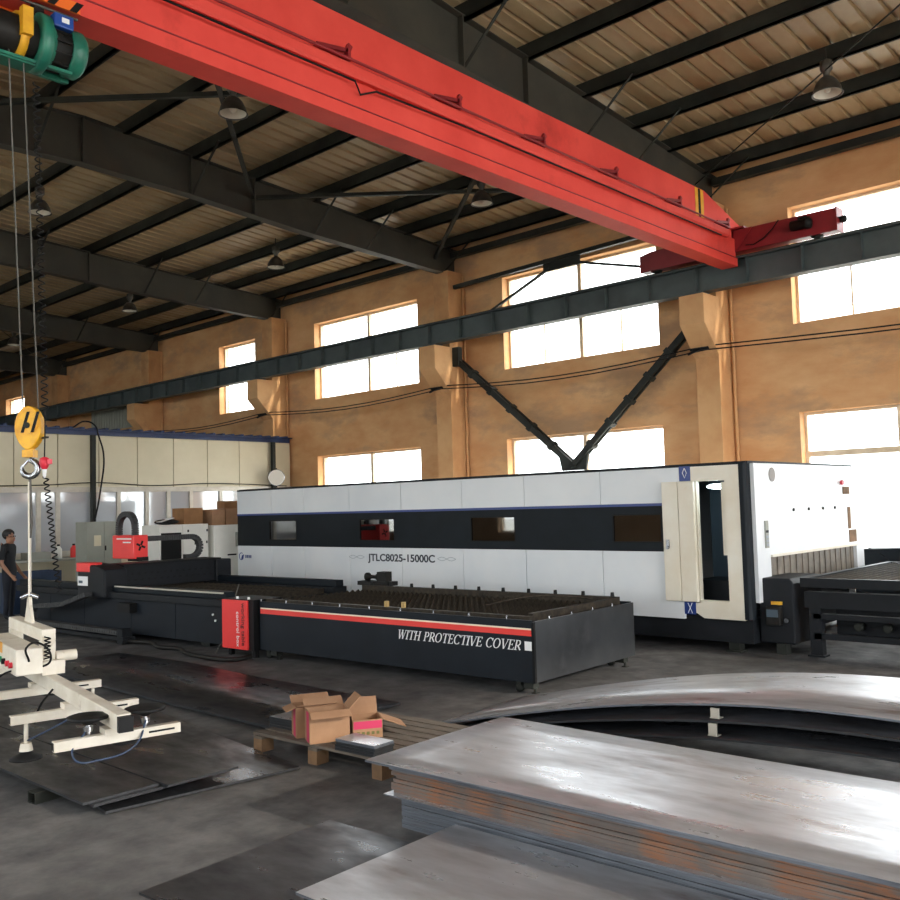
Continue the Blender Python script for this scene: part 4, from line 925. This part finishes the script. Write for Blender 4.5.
# ------------------------------------------------------------------ person
PX, PY = -18.0, 7.1
ang = math.atan2(.68, .73)
def build_person():
    V_ = []; E_ = []; Rr_ = []
    def v(p, r, par=None):
        V_.append(p); Rr_.append(r if isinstance(r, tuple) else (r, r))
        if par is not None: E_.append((par, len(V_)-1))
        return len(V_)-1
    pel = v((0, 0, .93), (.13, .16)); w1 = v((.0, 0, 1.08), (.115, .15), pel); ch = v((.0, 0, 1.28), (.12, .175), w1); sh0 = v((-.01, 0, 1.40), (.09, .15), ch)
    nk = v((.0, 0, 1.47), .055, sh0); hd0 = v((.02, 0, 1.55), (.085, .075), nk); hd1 = v((.015, 0, 1.63), (.098, .078), hd0); v((.0, 0, 1.695), (.06, .05), hd1)
    v((.115, 0, 1.565), .014, hd0)
    for s in (-1, 1):
        a = v((-.01, s*.19, 1.39), .062, sh0); el = v((-.04, s*.235, 1.1), .044, a); wr_ = v((.12, s*.22, .9), .03, el); hd_ = v((.17, s*.215, .84), (.022, .042), wr_)
        for j, (dx, dz, dy) in enumerate(((.07, -.05, .02), (.08, -.06, .0), (.075, -.065, -.02), (.06, -.07, -.035))): v((.17+dx, s*.215+dy, .84+dz), .009, hd_)
        v((.21, s*.17, .85), .011, hd_)
        hp_ = v((0, s*.09, .88), (.1, .09), pel); kn = v((.01, s*.1, .48), .062, hp_); an = v((-.02, s*.1, .1), .042, kn); v((.13, s*.11, .035), (.032, .045), an)
        v((.015, s*.082, 1.585), .016, hd1)
    me = bpy.data.meshes.new('p'); me.from_pydata(V_, E_, []); o = bpy.data.objects.new('p', me); COL.objects.link(o)
    o.modifiers.new('skin', 'SKIN'); o.modifiers.new('sub', 'SUBSURF').levels = 2
    for i, sv in enumerate(me.skin_vertices[0].data): sv.radius = Rr_[i]; sv.use_root = (i == 0)
    dg = bpy.context.evaluated_depsgraph_get(); res = bpy.data.meshes.new_from_object(o.evaluated_get(dg)); bpy.data.objects.remove(o)
    for mm in ('skin', 'shirt', 'trousers', 'black'): res.materials.append(MATS[mm])
    for p in res.polygons:
        c = p.center; p.use_smooth = True
        if c.z > 1.455: i = 0
        elif abs(c.y) > .165 and c.z < 1.17: i = 0
        elif c.z > .93: i = 1
        elif c.z > .09: i = 2
        else: i = 3
        p.material_index = i
    zmin = min(v_.co.z for v_ in res.vertices)
    for v_ in res.vertices: v_.co.z -= zmin
    return res, zmin
bm_, zm = build_person()
pe = thing('person', (PX, PY, 0), rz=ang, label='person in dark short sleeved shirt standing behind the black laser cutter', cat='person')
obj('body', bm_, 'skin', pe)
hr = MB(); n = 16
hr.sphere((-.014, 0, 1.635-zm), .112, 16, 10, (1.03, .88, .95))
hr.f, hr.sm, hr.mi = zip(*[(f, s_, m_) for f, s_, m_ in zip(hr.f, hr.sm, hr.mi) if sum(hr.v[i][2] for i in f)/4-1.585+zm > 1.0*(sum(hr.v[i][0] for i in f)/4-.0)])
hr.f, hr.sm, hr.mi = list(hr.f), list(hr.sm), list(hr.mi)
obj('hair', hr, 'hair', pe)
for s in (-1, 1): obj('eye', MB().sphere((.1, s*.032, 1.6-zm), .011, 8, 6), 'black', pe)
obj('mouth', MB().box(.098, .106, -.022, .022, 1.515-zm, 1.521-zm), 'red_plastic', pe)

# ------------------------------------------------------------------ steel plates in the foreground
def plate(loc, sx, sy, t, mm, label, rz=0, sub=(1, 1), wave=None, cat='steel plate', edge=None, group=None):
    nx, ny = sub; vs = []; fs = []
    for k in (0, 1):
        for j in range(ny+1):
            for i in range(nx+1):
                x, y = sx*i/nx, sy*j/ny; z = wave(i/nx, j/ny) if wave else 0
                vs.append((x, y, z+k*t))
    def id_(i, j, k): return k*(nx+1)*(ny+1)+j*(nx+1)+i
    mb = MB()
    top = [(id_(i,j,1), id_(i+1,j,1), id_(i+1,j+1,1), id_(i,j+1,1)) for j in range(ny) for i in range(nx)]
    bot = [(id_(i,j,0), id_(i,j+1,0), id_(i+1,j+1,0), id_(i+1,j,0)) for j in range(ny) for i in range(nx)]
    sd = []
    for i in range(nx): sd += [(id_(i,0,0), id_(i+1,0,0), id_(i+1,0,1), id_(i,0,1)), (id_(i+1,ny,0), id_(i,ny,0), id_(i,ny,1), id_(i+1,ny,1))]
    for j in range(ny): sd += [(id_(0,j+1,0), id_(0,j,0), id_(0,j,1), id_(0,j+1,1)), (id_(nx,j,0), id_(nx,j+1,0), id_(nx,j+1,1), id_(nx,j,1))]
    mb.v = vs; mb.f = top+bot+sd; mb.sm = [bool(wave)]*(len(top)+len(bot)) + [False]*len(sd); mb.mi = [0]*(len(top)+len(bot)) + [1]*len(sd)
    return obj('steel_plate', mb, [mm, edge or ('plate_edge_dark' if mm == 'plate_dark' else 'plate_edge')], None, label, cat, group, loc=loc, rz=rz)
SR = .03
def sw(x, y, z): return (-4.22+x*math.cos(SR)-y*math.sin(SR), 3.73+x*math.sin(SR)+y*math.cos(SR), z)
GST = 'plates of the rusty stack'
# lower, middle and top layers of the tall stack
ORD = 'first second third fourth fifth sixth seventh eighth ninth tenth eleventh'.split()
z = .0
for k in range(9):
    j = random.uniform(-.012, .012)
    plate(sw(.15+j, .15+abs(j), z), 5.6, 1.16, .0215, 'plate_dark', ORD[k]+' thin grey plate from the floor in the tall rusty stack', rz=SR, edge='plate_edge', group=GST); z += .022
plate(sw(.08, .07, z), 5.8, 1.26, .008, 'plate_bright', 'thin bright steel plate jutting out halfway up the rusty plate stack', rz=SR); z += .0085
for k in range(7):
    j = random.uniform(-.015, .015)
    plate(sw(.12+j, .12+j, z), 5.7, 1.18, .0205, 'plate_rust', ORD[k]+' rust edged plate above the bright jutting plate in the tall stack', rz=SR, edge='plate_rust', group=GST); z += .021
for k in range(3):
    plate(sw(.12, .08+.012*k, z), 5.7, 1.22, .0115, 'plate_dark', ORD[k]+' blue grey plate above the rust edged plates of the tall stack', rz=SR, edge='plate_edge', group=GST); z += .012
z += .005
plate(sw(0, 0, z), 5.8, 1.34, .012, 'plate_bright', 'shiny stained steel plate on top of the tall rusty stack', rz=SR, sub=(24, 6), wave=lambda u, v: .004*math.sin(7*u+2*v))
# low bright plate in front of the stack
for k in range(4):
    plate((-3.58+.01*k, 2.74, .012+.022*k), 5.2, 1.12, .021, 'plate_dark', ORD[k]+' grey plate from the floor under the smooth bright plate', group='plates of the low stack', rz=.03)
plate((-3.6, 2.73, .1), 5.2, 1.15, .012, 'plate_bright', 'smooth bright steel plate on the low stack in front of the rusty stack', rz=.03)
plate((-4.42, 2.38, .0), 4.6, 1.3, .012, 'plate_dark', 'scuffed dark steel plate lying flat on the floor under the low stack', rz=.06)
# plates at the left
plate((-9.6, 2.72, .093), 3.85, .52, .016, 'plate_dark', 'narrow dark steel plate on a square tube under the vacuum lifter', rz=-.0)
plate((-9.6, 3.26, .093), 3.94, .55, .016, 'plate_dark', 'dark steel plate with shiny corner beside the narrow plate under the lifter', rz=0)
plate((-9.6, 2.77, .0755), 3.89, 1.02, .016, 'plate_dark', 'dark steel plate underneath the two plates below the vacuum lifter')
plate((-9.29, 3.31, .012), 3.6, 1.42, .016, 'plate_dark', 'large dark steel plate on the floor below the lifter plates', rz=-.127)
plate((-12.0, 4.85, .02), 5.5, 1.36, .02, 'plate_dark', 'large shiny dark steel plate on the floor mirroring the red control box', sub=(20, 1), wave=lambda u, v: .03*math.exp(-((u-.3)/.2)**2))
tbx = thing('square_tube', (-6.37, 2.66, 0), label='black square steel tube propping up the lifter plates', cat='tube')
obj('shell', MB().box(-.05, .05, 0, .25, 0, .008).box(-.05, .05, 0, .25, .067, .075).box(-.05, -.042, 0, .25, .008, .067).box(.042, .05, 0, .25, .008, .067), 'steel_dark', tbx)
tbx.rotation_euler = (0, 0, .1)
# arched sheets behind the stack
def arch(h):
    return lambda u, v: h*math.sin(PI*min(1, max(0, u)))**1.0
AR = .06
plate((-5.6, 5.72, .034), 6.8, 1.36, .014, 'plate_bright', 'arched bright steel sheet bowed upwards behind the rusty stack', rz=AR, sub=(40, 2), wave=arch(.5))
plate((-5.45, 5.68, .018), 6.6, 1.36, .014, 'plate_dark', 'arched dark steel sheet just below the bright bowed sheet', rz=AR, sub=(40, 2), wave=arch(.41))
plate((-5.3, 5.66, .002), 6.4, 1.36, .014, 'plate_dark', 'lowest arched dark steel sheet behind the rusty stack', rz=AR, sub=(40, 2), wave=arch(.31))
for xx, yy, z0, h, lab in ((-3.05, 5.87, .41, .07, 'upper grey spacer strip between the arched sheets'), (-3.05, 5.83, .3, .085, 'lower grey spacer strip between the arched sheets')):
    t = thing('spacer_strip', (xx, yy, z0), label=lab, cat='spacer'); obj('strip', MB().box(-.03, .03, 0, .02, 0, h), 'alu', t, bev=.003); obj('foot', MB().box(-.035, .035, 0, .06, 0, .006), 'alu', t)

# ------------------------------------------------------------------ pallet with boxes
pr_ = .05
pw = (-6.32, 4.38)
pl = thing('wooden_pallet', (*pw, 0), rz=pr_, label='weathered wooden pallet carrying cardboard boxes and small plates', cat='pallet')
for k in range(9): obj('deck_board', MB().box(.0+random.uniform(-.04, .02), 1.5+random.uniform(-.02, .03), .02+k*.125, .12+k*.125, .12, .14), 'wood_old', pl)
for xx in (.03, .68, 1.36):
    obj('stringer', MB().box(xx, xx+.1, 0, 1.12, .1, .12), 'wood_old', pl)
    for yy in (.0, .5, 1.0): obj('block', MB().box(xx, xx+.1, yy, yy+.12, 0, .1), 'wood_block', pl)
def pp(x, y, z=.14): return (pw[0]+x*math.cos(pr_)-y*math.sin(pr_), pw[1]+x*math.sin(pr_)+y*math.cos(pr_), z)
def openbox(loc, rz, sx, sy, sz, label, flaps, printed, pink=None):
    t = thing('cardboard_box', loc, rz=rz, label=label, cat='box'); th = .006
    obj('bottom', MB().box(0, sx, 0, sy, 0, th), 'cardboard', t)
    for nm, b_ in (('side', (0, sx, 0, th)), ('side', (0, sx, sy-th, sy)), ('side', (0, th, th, sy-th)), ('side', (sx-th, sx, th, sy-th))):
        obj(nm, MB().box(*b_, th, sz), 'cardboard', t)
    for edge, an, ln in flaps:
        if edge == 'f': obj('flap', MB().boxc((sx/2, -math.sin(an)*ln/2, sz+math.cos(an)*ln/2), (sx, th, ln), Matrix.Rotation(an, 3, 'X')), 'cardboard', t)
        if edge == 'b': obj('flap', MB().boxc((sx/2, sy+math.sin(an)*ln/2, sz+math.cos(an)*ln/2), (sx, th, ln), Matrix.Rotation(-an, 3, 'X')), 'cardboard', t)
        if edge == 'l': obj('flap', MB().boxc((-math.sin(an)*ln/2, sy/2, sz+math.cos(an)*ln/2), (th, sy, ln), Matrix.Rotation(-an, 3, 'Y')), 'cardboard', t)
        if edge == 'r': obj('flap', MB().boxc((sx+math.sin(an)*ln/2, sy/2, sz+math.cos(an)*ln/2), (th, sy, ln), Matrix.Rotation(an, 3, 'Y')), 'cardboard', t)
    if pink == 'stripe': obj('pink_band', MB().box(-.002, 0, .03, .11, .005, sz-.005), 'box_pink', t)
    if pink == 'band':
        obj('pink_band', MB().box(.005, sx-.005, -.002, 0, sz*.52, sz-.01), 'box_pink', t)
        for k in range(5): obj('print_mark', MB().box(.03+k*.038, .052+k*.038, -.002, 0, sz*.2, sz*.36), 'box_print', t)
    return t
openbox((-5.62, 4.42, .141), 1.1, .31, .19, .235, 'open cardboard box with pink stripe at the front of the pallet', [('f', 2.0, .09), ('r', .8, .13), ('b', 1.0, .1)], True, 'stripe')
openbox((-5.85, 4.47, .141), 1.1, .31, .19, .235, 'cardboard box with pink stripe half hidden behind another box', [('l', 1.9, .08), ('f', 1.2, .07), ('b', 1.1, .1)], True, 'stripe')
openbox((-5.47, 4.72, .141), 1.0, .23, .24, .14, 'low cardboard box with pink band and tilted flaps on the pallet', [('r', 1.95, .2), ('b', .35, .13), ('l', .2, .1)], True, 'band')
def pstack(loc, rz, sx, sy, n, label):
    for k in range(n):
        j = random.uniform(-.006, .006)
        o = plate((loc[0]+j, loc[1]+j, loc[2]+k*.0205), sx, sy, .02, 'plate_dark' if k < n-1 or 'dark' in label else 'plate_bright', label if k == n-1 else label.replace('top plate', ORD[k]+' plate from below'), rz=rz, group=None if k == n-1 else label.replace('top plate', 'lower plates'), cat='steel plate')
pstack(pp(.97, .02), pr_, .4, .2, 4, 'small steel offcut, top plate of the pile at the pallet corner')
pstack(pp(-.04, .22), pr_, .3, .4, 4, 'dark steel offcut, top plate of the pile left of the pink striped boxes')
